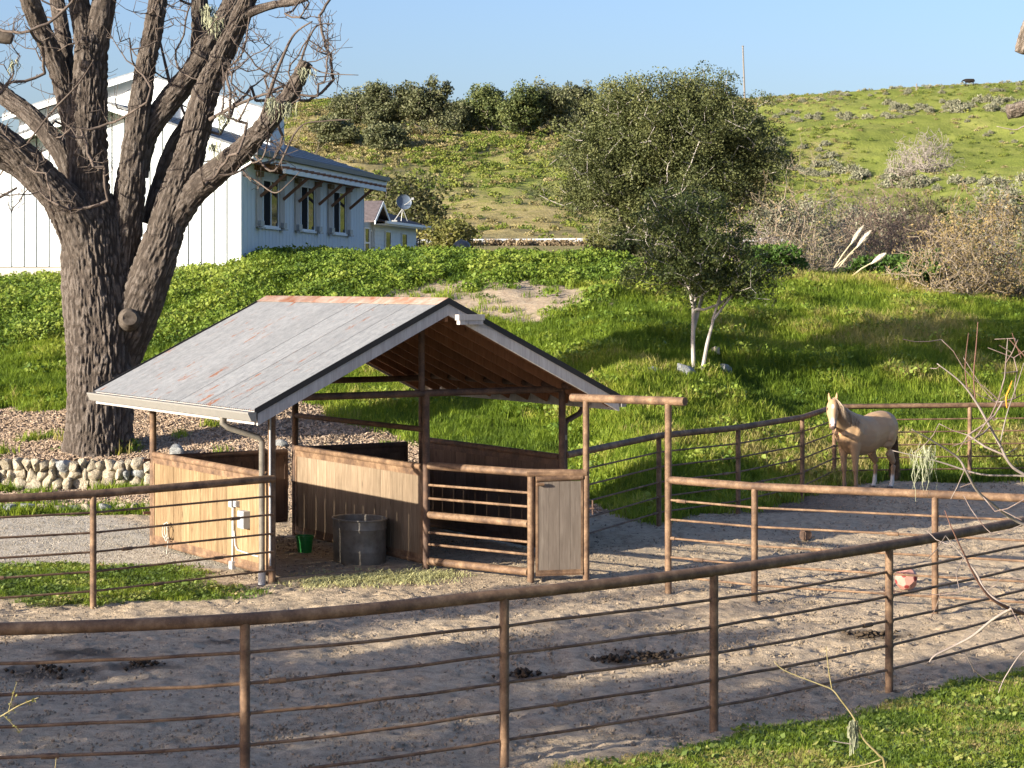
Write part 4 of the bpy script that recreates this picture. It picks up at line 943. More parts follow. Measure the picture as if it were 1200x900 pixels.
    mixc(sstep(.78, .45, 1.25 - co[:, 2]) * 0, (.5, .4, .3))
    big = fbm(co[:, 0] * 3.1, co[:, 1] * 3.1, co[:, 2] * 3.1, seed=8); mixc(sstep(.52, .72, big) * .45, (.34, .215, .12)); mixc(sstep(.60, .68, fbm(co[:, 0] * 5, co[:, 1] * 5, co[:, 2] * 5, seed=18)) * .35, (.30, .22, .15))
    mixc((1 - sstep(.35, .85, co[:, 2])) * .75, (.27, .155, .085))
    mixc((1 - sstep(.25, .32, co[:, 2])) * (co[:, 0] < 0), (.60, .56, .51))
    mixc((1 - sstep(.12, .22, co[:, 2])) * (co[:, 0] > 0) * .6, (.12, .08, .06))
    rel = co - np.array(POLL); k = rel @ np.array(ax); sd_ = rel @ np.array(side); fr = rel @ np.array(front); onh = (k > -.1) & (fr > -.12) & (np.abs(sd_) < .13) & (co[:, 2] > 1.2) & (co[:, 0] > .9)
    mixc(onh * (1 - sstep(.0, .12, k)) * .5, (.42, .24, .11))
    blz = onh * (fr > .0) * (1 - sstep(.010, .024, np.abs(sd_ + .004 * np.sin(k * 30)) - .012 * np.clip(k * 2, 0, 1))) * sstep(.10, .13, k) * (.12 + .6 * sstep(.36, .43, k) + .75 * (1 - sstep(.16, .22, k))); mixc(np.clip(blz, 0, 1), (.80, .74, .68))
    mixc(onh * sstep(.40, .47, k) * (1 - sstep(.035, .05, np.abs(sd_))) * (fr > -.03), (.78, .60, .53))
    mixc(onh * sstep(.525, .55, k), (.10, .07, .065))
    mixc(onh * sstep(.42, .5, k) * (fr < -.02) * .8, (.14, .10, .09))
    for s in (-1, 1):
        ec = np.array(hp(.18) + side * (s * .108) + front * .045); mixc(1 - sstep(.026, .038, np.linalg.norm(co - ec, axis=1)), (.015, .012, .01))
        nc = np.array(hp(.51) + side * (s * .045) + front * .055); mixc(1 - sstep(.018, .03, np.linalg.norm(co - nc, axis=1)), (.05, .03, .03))
    ca = me.color_attributes.new('coat', 'FLOAT_COLOR', 'POINT'); ca.data.foreach_set('color', np.concatenate([col_, np.ones((n, 1))], 1).astype(np.float32).ravel())
    m = NT('horse coat'); at = m.n('ShaderNodeAttribute', attribute_name='coat'); v = m.coord(); nn = m.noise(v, 60, 3, .6)
    m.color(m.mix(m.ramp(nn, [(.3, 0.0), (.8, .22)]), at.outputs['Color'], (.25, .16, .09))).set(.55, 0, .3).bump(nn, .15, .004)
    link('body', me, m.m, t)
    def hair(name, roots, seed, mat, n, wid):
        r = np.random.default_rng(seed); V = []; F = []
        for k in range(n):
            f = r.uniform(); p, down, ln = roots(f, r); q = p; o = len(V); a = r.uniform(0, PI); sx = Vector((math.cos(a), math.sin(a), 0)) * wid
            m_ = 5
            for i in range(m_ + 1):
                u = i / m_; c = p + down(u) * ln; ww = sx * (1 - .75 * u); V += [c - ww, c + ww]
                if i: F.append((o + 2 * i - 2, o + 2 * i - 1, o + 2 * i + 1, o + 2 * i))
        link(name, mesh_np(name, np.array([tuple(v) for v in V]), np.array(F)), mat, t)
    crest = [Vector((.42, 0, 1.50)), Vector((.58, .02, 1.575)), Vector((.78, .045, 1.655)), Vector((.95, .08, 1.725)), Vector((1.09, .12, 1.79)), Vector((1.14, .14, 1.825))]
    def mane(f, r):
        i = min(int(f * 5), 4); p = crest[i].lerp(crest[i + 1], f * 5 - i) + Vector((r.normal() * .012, r.normal() * .015, r.normal() * .008 - .01)); o = .13 + .05 * r.uniform(); bk = -.25 * r.uniform()
        return p, (lambda u: Vector((bk * u * .5, min(u * 1.6, 1) * o / .26 + .1 * u, -u * u * .6 - u * .5 + .05 * (1 - u)))), .2 + .14 * r.uniform()
    mm = mottled('flaxen mane', (.34, .24, .15), (.56, .45, .33), 12, .7, .3, 0, 0, 10, (1, 1, 1), .01, .1)
    hair('mane', mane, 3, mm, 420, .006)
    def forelock(f, r):
        p = POLL + side * (r.normal() * .025) + Vector((0, 0, .05)); d = ax + front * .35
        return p, (lambda u: d * u + front * (.3 * u * (1 - u))), .14 + .08 * r.uniform()
    hair('forelock', forelock, 4, mm, 60, .005)
    def tail(f, r):
        p = Vector((-.80, r.normal() * .03, 1.27 + r.normal() * .02)); sp = r.normal() * .05; sy = r.normal() * .06
        return p, (lambda u: Vector((-.10 * math.sin(min(u * 3, 1.5)) + sp * u, sy * u * (1.3 - u * .6), -u * u * .15 - .85 * u))), 1.0 + .12 * r.uniform()
    hair('tail', tail, 6, mottled('brown flaxen tail', (.10, .065, .04), (.24, .16, .10), 12, .8, .2, 0, 0, 10, (1, 1, 1), .01, .1), 320, .008)
    hm = plain('dark hoof', (.07, .055, .048), .5, .4)
    for s in (-1, 1):
        for x, y in ((.525 + (0 if s > 0 else -.05), s * .155), (-.56 + (-.02 if s > 0 else .10), s * .16)):
            bb = MB(); bb.tube([(x + .012, y, -.015), (x, y, .075)], [.066, .052], 16); link('hoof', bb.mesh('hoof', True), hm, t)
horse()
# ------------------------------------------------------------------ trees: tools
def frustums(P0, P1, R0, R1, k):
    d = P1 - P0; L = np.linalg.norm(d, axis=1, keepdims=True) + 1e-9; d = d / L
    ref = np.where(np.abs(d[:, 2:3]) > .9, np.array([[1., 0, 0]]), np.array([[0, 0, 1.]]))
    a = np.cross(d, ref); a /= np.linalg.norm(a, axis=1, keepdims=True) + 1e-9; b = np.cross(d, a)
    th = np.arange(k) * 2 * PI / k; c, s = np.cos(th), np.sin(th)
    ring = a[:, None, :] * c[None, :, None] + b[:, None, :] * s[None, :, None]
    V = np.concatenate([P0[:, None, :] + ring * R0[:, None, None], (P1 + d * R1[:, None] * .3)[:, None, :] + ring * R1[:, None, None]], 1).reshape(-1, 3)
    n = len(P0); base = (np.arange(n) * 2 * k)[:, None]; i = np.arange(k)[None, :]; j = (i + 1) % k
    return V, np.stack([base + i, base + j, base + k + j, base + k + i], -1).reshape(-1, 4)
def skeleton(rng, nodes, tips, step=.25, wander=.08, droop=0.0, lift=.35, bias=0.0, bend=.10):
    """connect every tip to the nearest place of the growing skeleton by a bent twig; returns points, parents"""
    pts = [np.array(p, float) for p in nodes]; par = [i - 1 for i in range(len(nodes))]
    root = pts[0]; order = np.argsort(np.linalg.norm(tips - root, axis=1) * (1 + rng.uniform(-.1, .1, len(tips))))
    arr = np.zeros((len(nodes) + len(tips) * 40, 3)); n = len(pts); arr[:n] = np.array(pts)
    rootd = np.zeros(len(arr)); rootd[:n] = np.linalg.norm(arr[:n] - root, axis=1)
    for ti in order:
        t = tips[ti]; dd = np.linalg.norm(arr[:n] - t, axis=1); dv = t[2] - arr[:n, 2]
        cost = dd * (1 + lift * (dv < .15 * dd)) + bias * rootd[:n]; j = int(np.argmin(cost)); p = arr[j]; L = np.linalg.norm(t - p)
        m = max(1, min(38, int(L / step))); ctrl = (p + t) / 2 + np.array([0, 0, -.14 * L + droop * L]) + rng.normal(0, bend, 3) * L
        last = j
        for k in range(1, m + 1):
            u = k / m; q = (1 - u) ** 2 * p + 2 * u * (1 - u) * ctrl + u * u * t + (rng.normal(0, wander, 3) * step if k < m else 0)
            arr[n] = q; rootd[n] = np.linalg.norm(q - root); par.append(last); last = n; n += 1
    return arr[:n], np.array(par)
def radii(pts, par, rtip, expo=.45, rmax=None):
    cnt = np.zeros(len(pts)); kids = np.zeros(len(pts), int)
    for i in range(len(pts) - 1, 0, -1):
        if par[i] >= 0: kids[par[i]] += 1
    for i in range(len(pts) - 1, -1, -1):
        if kids[i] == 0: cnt[i] = max(cnt[i], 1)
        if par[i] >= 0: cnt[par[i]] += cnt[i]
    r = rtip * cnt ** expo
    if rmax: r = np.minimum(r, rmax)
    return r
def skel_mesh(name, pts, par, r, k=5, skip=0):
    i = np.nonzero(par >= 0)[0]; i = i[i >= skip]; pr = par[i]
    r0 = np.minimum(r[pr], r[i] * 1.5); V, F = frustums(pts[pr], pts[i], r0, r[i], k); return mesh_np(name, V, F, True)
def leaves(name, C, size, rng, tint, up=.35, fold=.2, aspect=.55):
    n = len(C); nr = rng.normal(0, 1, (n, 3)); nr[:, 2] += up * 2; nr /= np.linalg.norm(nr, axis=1, keepdims=True)
    a = np.cross(nr, rng.normal(0, 1, (n, 3))); a /= np.linalg.norm(a, axis=1, keepdims=True) + 1e-9; b = np.cross(nr, a)
    s = (size * rng.uniform(.6, 1.35, n))[:, None]
    V = np.stack([C - a * s, C + b * s * aspect - nr * s * fold, C + a * s, C - b * s * aspect - nr * s * fold], 1).reshape(-1, 3)
    F = (np.arange(n) * 4)[:, None] + np.array([[0, 1, 2, 3]]); me = mesh_np(name, V, F)
    setattr_f(me, 'tint', np.repeat(np.clip(tint, 0, 1), 4)); return me
def leafy_tree(name, label, cat, base, trunks, lobes, nclump, nleaf, lsize, leafm, barkm, seed, rtip=.008, clump=.4, group=None, shell=.55, expo=.45, drop=None, k=5, inner=.25, rmax=None):
    """trunks: paths relative to base; lobes: (centre, radii) ellipsoids of the crown, relative to base"""
    rng = np.random.default_rng(seed); t = thing(name, label, cat, base, 0, group)
    vol = np.array([l[1][0] * l[1][1] * l[1][2] for l in lobes]); vol = vol ** .8 / (vol ** .8).sum(); tips = []
    for i, (c, rad) in enumerate(lobes):
        m = int(nclump * vol[i]) + 1; d = rng.normal(0, 1, (m, 3)); d /= np.linalg.norm(d, axis=1, keepdims=True)
        rr_ = np.where(rng.uniform(size=m) < shell, rng.uniform(.78, 1.04, m), rng.uniform(inner, .85, m))
        tips.append(np.array(c) + d * rr_[:, None] * np.array(rad) * (1 + .20 * rng.normal(size=(m, 1))))
    tips = np.concatenate(tips)
    if drop is not None: tips = tips[drop(tips)]
    T = []
    for tr in trunks: T.append(tr)
    main = [np.array(p, float) for p in T[0]]
    pts, par = skeleton(rng, main, tips, .28, .10)
    r = radii(pts, par, rtip, expo, rmax)
    link('trunk', skel_mesh('trunk', pts, par, r, k), barkm, t)
    for tr in T[1:]:
        b = MB(); b.tube([Vector(p) for p in tr[0]], tr[1], 8); link('stem', b.mesh('stem', True), barkm, t)
    per = rng.poisson(nleaf, len(tips)); idx = np.repeat(np.arange(len(tips)), per)
    d = rng.normal(0, 1, (len(idx), 3)); d /= np.linalg.norm(d, axis=1, keepdims=True); rad = clump * rng.uniform(.6, 1.35, len(tips))[idx] * rng.uniform(.15, 1, len(idx)) ** .5
    C = tips[idx] + d * rad[:, None] * np.array([1, 1, .75])
    tint = np.clip(rng.normal(.5, .19, len(tips))[idx] + rng.normal(0, .07, len(idx)), 0, 1)
    link('crown', leaves('crown', C, lsize, rng, tint), leafm, t)
    return t

# ------------------------------------------------------------------ the big bare tree on the left
def bark_tube(path, rad, seg, step, amp, seed, fq=9.0):
    P = spline(path, 8); n0 = len(path); R = np.interp(np.linspace(0, n0 - 1, len(P)), range(n0), rad)
    A_ = np.array([tuple(p) for p in P]); L = np.concatenate([[0], np.cumsum(np.linalg.norm(np.diff(A_, axis=0), axis=1))])
    m = max(6, int(L[-1] / step)); s = np.linspace(0, L[-1], m); Q = np.stack([np.interp(s, L, A_[:, k]) for k in range(3)], 1); R = np.interp(s, L, R)
    T = np.gradient(Q, axis=0); T /= np.linalg.norm(T, axis=1, keepdims=True)
    fr = np.cross(T[0], [0, 1, 0.2]); rings = []; V = np.zeros((m, seg, 3)); RG = np.zeros((m, seg)); th = np.arange(seg) * 2 * PI / seg
    for i in range(m):
        fr = fr - T[i] * fr.dot(T[i]); fr /= np.linalg.norm(fr); b = np.cross(T[i], fr)
        ring = np.cos(th)[:, None] * fr + np.sin(th)[:, None] * b
        arc = np.stack([np.cos(th) * R[i] * 1.0, np.sin(th) * R[i] * 1.0], 1) * fq
        wob = 1 + .07 * (vnoise(np.cos(th) * 1.3 + seed, np.sin(th) * 1.3, np.full(seg, s[i] * .8), seed) - .5) * 2
        V[i] = Q[i] + ring * (R[i] * wob)[:, None]
        w_ = (vnoise(arc[:, 0] * .4, arc[:, 1] * .4, np.full(seg, s[i] * 1.3), seed + 5) - .5) * 1.6
        n1 = vnoise(arc[:, 0] * 1.7 + w_, arc[:, 1] * 1.7 + w_, np.full(seg, s[i] * fq * .42), seed); n2 = vnoise(arc[:, 0] * 3.3, arc[:, 1] * 3.3, np.full(seg, s[i] * fq * 1.6), seed + 3)
        rd = 1 - np.abs(2 * n1 - 1); rd = np.clip((rd - .42) / .5, 0, 1); RG[i] = 1 - rd
        V[i] += ring * ((1 - rd - .5) * amp + (n2 - .5) * amp * .9)[:, None]
    i = np.arange(m * seg).reshape(m, seg); j = np.roll(i, -1, 1); F = np.stack([i[:-1], j[:-1], j[1:], i[1:]], -1).reshape(-1, 4)
    # end cap as triangles folded into quads
    c0 = m * seg; VV = np.concatenate([V.reshape(-1, 3), Q[-1:] + T[-1:] * R[-1] * .15]); h = i[-1]; cap = np.stack([h[0::2], h[1::2], np.roll(h[0::2], -1), np.full(len(h[0::2]), c0)], -1)
    me = mesh_np('limb', VV, np.concatenate([F, cap]), True); setattr_f(me, 'ridge', np.concatenate([RG.ravel(), [.6]])); return me
def big_tree():
    Y0 = 40.0; base = W(116, 532, Y0); base.z = Hs(base.x, base.y) - .1
    t = thing('bare_walnut_tree', 'massive bare tree with deeply furrowed bark and spreading limbs behind the stone wall', 'tree', base)
    PXM = Y0 / F_PX
    def pth(pts):
        path, rad = [], []
        for q in pts:
            x, y, w = q[:3]; dy = q[3] if len(q) > 3 else 0
            p = W(x, y, Y0 + dy) - base; path.append(p); rad.append(w / 2 * PXM * (Y0 + dy) / Y0 * (.83 if w > 75 else .86))
        return path, rad
    allp = []
    def limb(name, pts, seg, step, amp, seed, fq=9):
        p, r = pth(pts); o = link(name, bark_tube(p, r, seg, step, amp, seed, fq), M['bark'], t); allp.append((p, r)); return o
    limb('trunk', [(115, 545, 104), (115, 528, 97), (116, 500, 90), (117, 450, 89), (117, 400, 90), (113, 350, 91), (110, 300, 90), (107, 262, 80), (105, 228, 58)], 320, .03, .042, 1, 12.5)
    limb('limb', [(107, 290, 62), (104, 225, 52), (104, 150, 46), (106, 85, 44), (106, 50, 40), (106, 28, 22)], 174, .03, 0.0360, 2, 14)
    limb('limb', [(108, 92, 34), (112, 55, 34), (120, 8, 32), (131, -50, 28, .3), (140, -130, 24, .8), (160, -240, 17, 1.6)], 80, .05, 0.0216, 3, 15)
    limb('limb', [(104, 92, 34), (101, 52, 31), (92, 0, 28), (84, -60, 24, -.4), (70, -150, 20, -1), (50, -260, 13, -1.8)], 74, .05, 0.0216, 4, 15)
    limb('limb', [(100, 205, 30, .1), (88, 160, 28, .1), (77, 112, 28, .1), (65, 72, 27), (50, 38, 27, -.2), (36, 2, 26, -.5), (20, -60, 22, -1), (-10, -150, 16, -2)], 86, .04, 0.0252, 5, 15)
    limb('limb', [(78, 100, 20, .4), (76, 55, 20, .5), (70, 20, 20, .6), (64, -25, 18, .8), (58, -110, 13, 1.2)], 58, .05, 0.0180, 6, 16)
    limb('limb', [(112, 315, 66, -.1), (84, 252, 56, -.35), (52, 212, 44, -.6), (18, 176, 38, -.9), (-40, 135, 34, -1.3), (-120, 60, 26, -2)], 120, .04, 0.0324, 7, 14)
    limb('limb', [(98, 228, 34, .3), (70, 176, 27, .5), (38, 138, 25, .7), (4, 112, 24, .9), (-60, 60, 20, 1.2)], 74, .045, 0.0216, 8, 15)
    limb('limb', [(84, 262, 30, -.2), (48, 224, 22, -.4), (18, 200, 17, -.6), (-20, 178, 15, -.9), (-90, 120, 11, -1.4)], 54, .05, 0.0158, 9, 16)
    limb('limb', [(136, 372, 52, .1), (142, 325, 44, .1), (147, 280, 42, .1), (153, 220, 40, .1), (160, 155, 32, .1), (170, 85, 27, .1), (181, 25, 25), (187, -20, 23), (198, -110, 19, -.4), (205, -230, 12, -.8)], 120, .04, 0.0302, 10, 14)
    limb('limb', [(158, 205, 34, .25), (172, 155, 33, .3), (204, 112, 32, .35), (230, 80, 31, .4), (248, 46, 28, .5), (268, 12, 25, .6), (288, -40, 21, .9), (320, -140, 14, 1.4)], 94, .04, 0.0259, 11, 15)
    limb('limb', [(229, 92, 24, .45), (234, 55, 25, .7), (234, 5, 22, .9), (233, -80, 17, 1.2), (228, -180, 11, 1.6)], 66, .05, 0.0202, 12, 16)
    limb('limb', [(138, 430, 50, .32), (153, 385, 62, .15), (170, 340, 60, -.02), (187, 293, 54, -.15), (205, 233, 47, -.25), (226, 168, 38, -.3), (240, 112, 35, -.35), (262, 62, 29, -.4), (283, 18, 25, -.5), (300, -30, 21, -.7), (330, -130, 15, -1.2)], 134, .04, 0.0324, 13, 14)
    limb('limb', [(277, 26, 16, -.5), (292, 15, 14, -.6), (320, 6, 11, -.7), (352, 0, 10, -.9), (395, -22, 8, -1.2)], 40, .05, 0.0101, 14, 17)
    limb('limb', [(200, 262, 40, -.2), (226, 226, 35, -.4), (258, 198, 33, -.6), (290, 170, 28, -.8), (320, 136, 25, -1), (344, 104, 22, -1.1), (359, 73, 18, -1.2)], 88, .04, 0.0252, 15, 14)
    limb('limb', [(176, 262, 24, .7), (186, 218, 21, .8), (203, 172, 20, .9), (222, 138, 18, 1.0), (238, 92, 15, 1.2), (254, 40, 12, 1.5)], 58, .05, 0.0180, 16, 15)
    # burl where a limb was sawn off
    c = W(152, 373, Y0 - .62) - base; b = MB(); d = Vector((.25, -1, .1)).normalized()
    b.tube([c - d * .30, c - d * .03, c + d * .02, c - d * .01, c - d * .03], [.24, .165, .135, .10, .04], 22); link('limb_scar', b.mesh('limb_scar', True), M['bark2'], t)
    # branches and twigs
    rng = np.random.default_rng(12); nodes = []; par0 = []
    for p, r in allp[1:]:
        q = spline(p, 3); nodes += [tuple(v) for v in q]
    def tipsbox(n, x0, x1, y0, y1, d0, d1):
        return np.array([tuple(W(rng.uniform(x0, x1), rng.uniform(y0, y1), Y0 + rng.uniform(d0, d1)) - base) for _ in range(n)])
    tips = np.concatenate([tipsbox(150, -60, 95, -60, 165, -2.2, 1.8), tipsbox(120, 262, 400, 0, 120, -2.2, 1.0), tipsbox(60, 250, 345, 70, 200, -1.8, .2), tipsbox(95, 130, 262, -60, 130, -1.5, 2.5), tipsbox(22, 60, 150, 90, 260, -1.6, -.8), tipsbox(25, -20, 60, 150, 250, -1.6, -.6), tipsbox(160, -200, 480, -320, -40, -3.2, 3.2), tipsbox(10, 230, 330, 180, 225, -1.6, -.9)])
    # main branchlets that can be recognised
    arr = np.array(nodes); ptsl = [arr]; parl = [np.full(len(arr), -1)]
    pts, par = skeleton(rng, nodes, tips, .16, .07, -.02, .15, 0, .035); par[:len(nodes)] = -1
    # side twigs off every branchlet
    extra = []; ii = np.nonzero(np.arange(len(pts)) >= len(nodes))[0]; pick = rng.choice(ii, 2600)
    for k in pick:
        dn = rng.normal(0, 1, 3); dn[2] += 1.1; dn /= np.linalg.norm(dn); extra.append(pts[k] + dn * rng.uniform(.12, .45))
    e = np.array(extra); n0 = len(pts); P2 = [pts]; pr2 = [par]; off = n0
    mid = (pts[pick] + e) / 2 + rng.normal(0, .03, e.shape)
    P = np.concatenate([pts, mid, e]); PR = np.concatenate([par, pick, np.arange(n0, n0 + len(e))])
    r = radii_f(P, PR, .0048, .42); r = np.minimum(r, .030)
    me = skel_mesh('twigs', P, PR, r, 5); kind(link('twigs', me, M['twig'], t), 'stuff')
    # stout branches that stand out
    for k, pts_ in enumerate([[(304, 145, 9, -1), (316, 108, 8, -1.2), (330, 70, 7, -1.3), (345, 40, 5, -1.5), (366, 25, 3, -1.7)], [(246, 140, 10, -.5), (272, 126, 8, -.8), (302, 113, 6, -1), (330, 106, 4, -1.2)], [(268, 140, 6, -.9), (270, 110, 6, -.9), (266, 84, 5, -.8), (285, 60, 4, -.8), (292, 20, 3, -.8)], [(300, 183, 6, -.9), (322, 200, 5, -1.2), (350, 150, 4, -1.4), (380, 142, 3, -1.5), (412, 140, 1.5, -1.6)], [(0, 252, 8, -1.2), (-30, 250, 9, -1.4), (20, 220, 5, -1.2)], [(206, 128, 9, .8), (196, 85, 7, 1.0), (188, 50, 5, 1.1), (180, 10, 3, 1.2)],
                                 [(32, 168, 5, -1.2), (60, 132, 5, -1.3), (92, 98, 4, -1.4), (110, 70, 2.5, -1.5)], [(285, 205, 5, -1.0), (300, 212, 4, -1.2), (322, 226, 3, -1.4), (338, 215, 2, -1.5), (352, 200, 1.2, -1.5)], [(350, 80, 6, -1.2), (360, 50, 5, -1.3), (372, 30, 3.5, -1.4), (392, 28, 2, -1.5)], [(357, 72, 5, -1.2), (378, 85, 3, -1.4), (420, 88, 1.5, -1.6)]]):
        p, r_ = pth(pts_); r_ = [q * .62 for q in r_]; b = MB(); b.tube(spline(p, 5), list(np.interp(np.linspace(0, len(p) - 1, (len(p) - 1) * 5 + 1), range(len(p)), r_)), 8); link('branch', b.mesh('branch', 'all'), M['twig'], t)
    # hanging lichen
    def tuft(x, y, dy, ln, n, sd):
        rr = np.random.default_rng(sd); V = []; F = []; c = np.array(tuple(W(x, y, Y0 + dy) - base))
        for k in range(n):
            q = c + rr.normal(0, .07, 3) * np.array([1, .6, .5]); l = ln * rr.uniform(.4, 1.1); a = rr.uniform(0, PI); o = len(V)
            for i in range(5):
                u = i / 4; cc = q + np.array([rr.normal() * .02, rr.normal() * .02, -l * u]); w_ = np.array([math.cos(a), math.sin(a), 0]) * .012 * (1 - .7 * u); V += [cc - w_, cc + w_]
                if i: F.append((o + 2 * i - 2, o + 2 * i - 1, o + 2 * i + 1, o + 2 * i))
        link('lichen', mesh_np('lichen', np.array(V), np.array(F)), M['lichen'], t)
    for k, (x, y, dy, ln, n) in enumerate([(244, 8, -.2, .45, 60), (252, 22, -.5, .35, 50), (318, 118, -1.5, .35, 46), (338, 122, -1.5, .3, 50), (356, 82, -1.6, .25, 40), (262, 135, -1, .3, 34), (250, 168, -1, .3, 30), (16, 72, -.9, .25, 20)]): tuft(x, y, dy, ln, n, 300 + k)
def radii_f(P, PR, rtip, expo):
    n = len(P); cnt = np.zeros(n); kids = np.bincount(PR[PR >= 0], minlength=n); cnt[kids == 0] = 1
    # children always come after their parents except side twigs, which are leaves: order by index descending works
    for i in range(n - 1, -1, -1):
        if PR[i] >= 0: cnt[PR[i]] += cnt[i]
    return rtip * np.maximum(cnt, 1) ** expo
big_tree()
def stub():
    t = [o for o in bpy.data.objects if o.name == 'bare_walnut_tree'][0]
    p = W(8, 44, 38.6) - t.location; b = MB(); b.tube([p + Vector((-.35, 0, .04)), p, p + Vector((.10, 0, -.03))], [.12, .13, .10], 12); link('sawn_stub', b.mesh('sawn_stub', True), M['bark2'], t)
stub()

# ------------------------------------------------------------------ oaks and other leafy trees
def oaks():
    b = hit(813, 436); b.z -= .05; s = b.y / F_PX
    def q(x, y, d=0): return ((x - 813) * s, d, -(y - 436) * s)
    leafy_tree('young_oak', 'slim dark green oak with pale forked trunks standing alone on the grassy slope', 'tree', b,
               [[q(813, 436), q(812, 400), q(813, 360), q(818, 330), q(822, 300), q(818, 265)],
                ([q(822, 434, -.1), q(828, 400, -.15), q(835, 372, -.2), q(848, 354, -.3), q(864, 334, -.4)], [.045, .04, .034, .026, .014]),
                ([q(812, 385, .02), q(820, 358, .1), q(826, 335, .2)], [.05, .045, .04]), ([q(834, 374, -.2), q(842, 345, -.25), q(850, 318, -.3)], [.035, .028, .02])],
               [(q(800, 268), (1.25, 1.2, .95)), (q(838, 290, -.2), (1.15, 1.15, .75)), (q(772, 315, .1), (.85, .9, .42)), (q(858, 328, -.3), (1.15, 1.0, .55)), (q(812, 318, -.5), (.95, .8, .42)), (q(815, 238, .2), (.8, .9, .5)), (q(742, 318, .1), (.35, .4, .2)), (q(905, 318, -.5), (.40, .4, .22))],
               420, 74, .034, M['oak_leaf'], M['oak_bark'], 21, .0055, .25, shell=.45, rmax=.05)
    Yb = 66.0; b = Vector(((785 - 600) / F_PX * Yb, Yb, Hs((785 - 600) / F_PX * Yb, Yb) - .1)); s = Yb / F_PX
    zb = HOR + (CAMZ - b.z) / s
    def q(x, y, d=0): return ((x - 785) * s, d, -(y - zb) * s)
    leafy_tree('live_oak', 'large olive green live oak with a broad leafy crown rising behind the slim dark oak', 'tree', b,
               [[(0, 0, 0), (.1, 0, 1.2), q(780, 260), q(775, 220), q(772, 180)]],
               [(q(735, 205), (2.1, 2.2, 1.9)), (q(700, 205, -.3), (1.35, 1.6, 1.35)), (q(752, 148), (1.9, 2.0, 1.5)), (q(738, 120), (1.05, 1.3, .8)), (q(815, 150), (2.0, 2.2, 1.6)), (q(828, 110, .2), (1.15, 1.3, .8)), (q(850, 185, .2), (1.9, 2.0, 1.5)), (q(872, 165, .3), (1.1, 1.4, .8)), (q(790, 225, -.4), (2.2, 2.0, 1.5)), (q(690, 170), (.9, 1.1, .8)), (q(678, 225), (.75, .9, .7)), (q(885, 200, .2), (.75, .9, .55))],
               1150, 150, .042, M['olive_leaf'], M['oak_bark'], 22, .008, .50, shell=.55, inner=.35)
    # oaks on the ridge, each its own
    data = [(412, 148, 50, 44, 'ridge_leaf', 'leftmost rounded grey oak of the ridge row, low on the skyline'), (446, 152, 62, 58, 'ridge_leaf', 'tall grey oak of the left ridge group with its crown above the skyline'), (494, 158, 72, 68, 'ridge_leaf', 'broadest grey green oak of the left ridge group'),
            (449, 176, 50, 30, 'ridge_leaf', 'low rounded oak lower down the hill before the left ridge group'), (534, 156, 38, 36, 'ridge_leaf', 'small pale oak in the gap between the two ridge groups'), (575, 156, 46, 60, 'oak_far', 'dark green upright oak at the left of the right ridge group'),
            (612, 158, 50, 62, 'oak_far', 'dark green oak in the middle of the right ridge group'), (646, 158, 50, 60, 'ridge_leaf', 'grey oak of the right ridge group beside the tall crown'), (675, 156, 48, 66, 'ridge_leaf', 'highest spreading oak at the right end of the ridge row'), (706, 150, 60, 40, 'ridge_leaf', 'ridge oak half hidden behind the large live oak'),
            (392, 168, 52, 30, 'ridge_leaf', 'scrubby oak on the left hill shoulder above the house roof'), (546, 150, 30, 34, 'oak_far', 'small dark oak left of the dark ridge pair')]
    for i, (x, yb, wd, ht, lm, lab) in enumerate(data):
        p = hit(x, yb, 209); s = p.y / F_PX; wm, hm = wd * s, ht * s; r = random.Random(i + 60)
        lobes = []
        for k in range(9): lobes.append(((r.uniform(-.33, .33) * wm, r.uniform(-.3, .3) * wm, hm * r.uniform(.16, .84)), (wm * r.uniform(.18, .29), wm * .26, hm * r.uniform(.15, .22))))
        lobes.append(((0, 0, hm * .55), (wm * .40, wm * .36, hm * .38)))
        leafy_tree('hill_oak', lab, 'tree', p + Vector((0, 0, -.2)), [[(0, 0, 0), (.2, 0, hm * .15), (r.uniform(-.6, .6), 0, hm * .35)]], lobes, 210, 62, .21, M[lm], M['oak_bark2'], 30 + i, .028, 1.1, 'oaks along the ridge', shell=.6, k=4)
oaks()
# bushes behind the small house and along the road
def bush(name, label, cat, px, py, wd, ht, Y, leafm, seed, nclump=110, nleaf=34, ls=.085, cl=.34, zoff=0, base=None, group=None, barkm=None, rt=.012):
    p = Vector(((px - 600) / F_PX * Y, Y, 0)); p.z = Hs(p.x, p.y) - .05 if base is None else base
    s = Y / F_PX; wm, hm = wd * s, ht * s; r = random.Random(seed); lobes = [((0, 0, hm * .5), (wm * .42, wm * .4, hm * .42))]
    for k in range(6): lobes.append(((r.uniform(-.36, .36) * wm, r.uniform(-.3, .3) * wm, hm * r.uniform(.3, .8)), (wm * r.uniform(.14, .25), wm * .2, hm * r.uniform(.14, .24))))
    return leafy_tree(name, label, cat, p, [[(0, 0, 0), (.02, 0, hm * .12), (.05, 0, hm * .25)]], lobes, nclump, nleaf, ls, M[leafm], barkm or M['oak_bark2'], seed, rt, cl, group, k=4)
bush('olive_bush', 'tall olive bush behind the satellite dish on the small house', 'bush', 468, 300, 130, 118, 118, 'shrub_mid', 41, 200, 40, .12, .62)
bush('olive_bush', 'yellow green rounded bush just right of the small white house', 'bush', 527, 300, 66, 62, 96, 'shrub_leaf', 42, 120, 40, .09, .42)
bush('olive_bush', 'pale scrubby bush at the right end of the guardrail', 'bush', 712, 300, 60, 50, 84, 'shrub_leaf', 43, 90, 26, .08, .36)
bush('olive_bush', 'dull olive bush by the guardrail under the edge of the live oak', 'bush', 742, 300, 60, 56, 80, 'shrub_mid', 44, 90, 30, .08, .36)
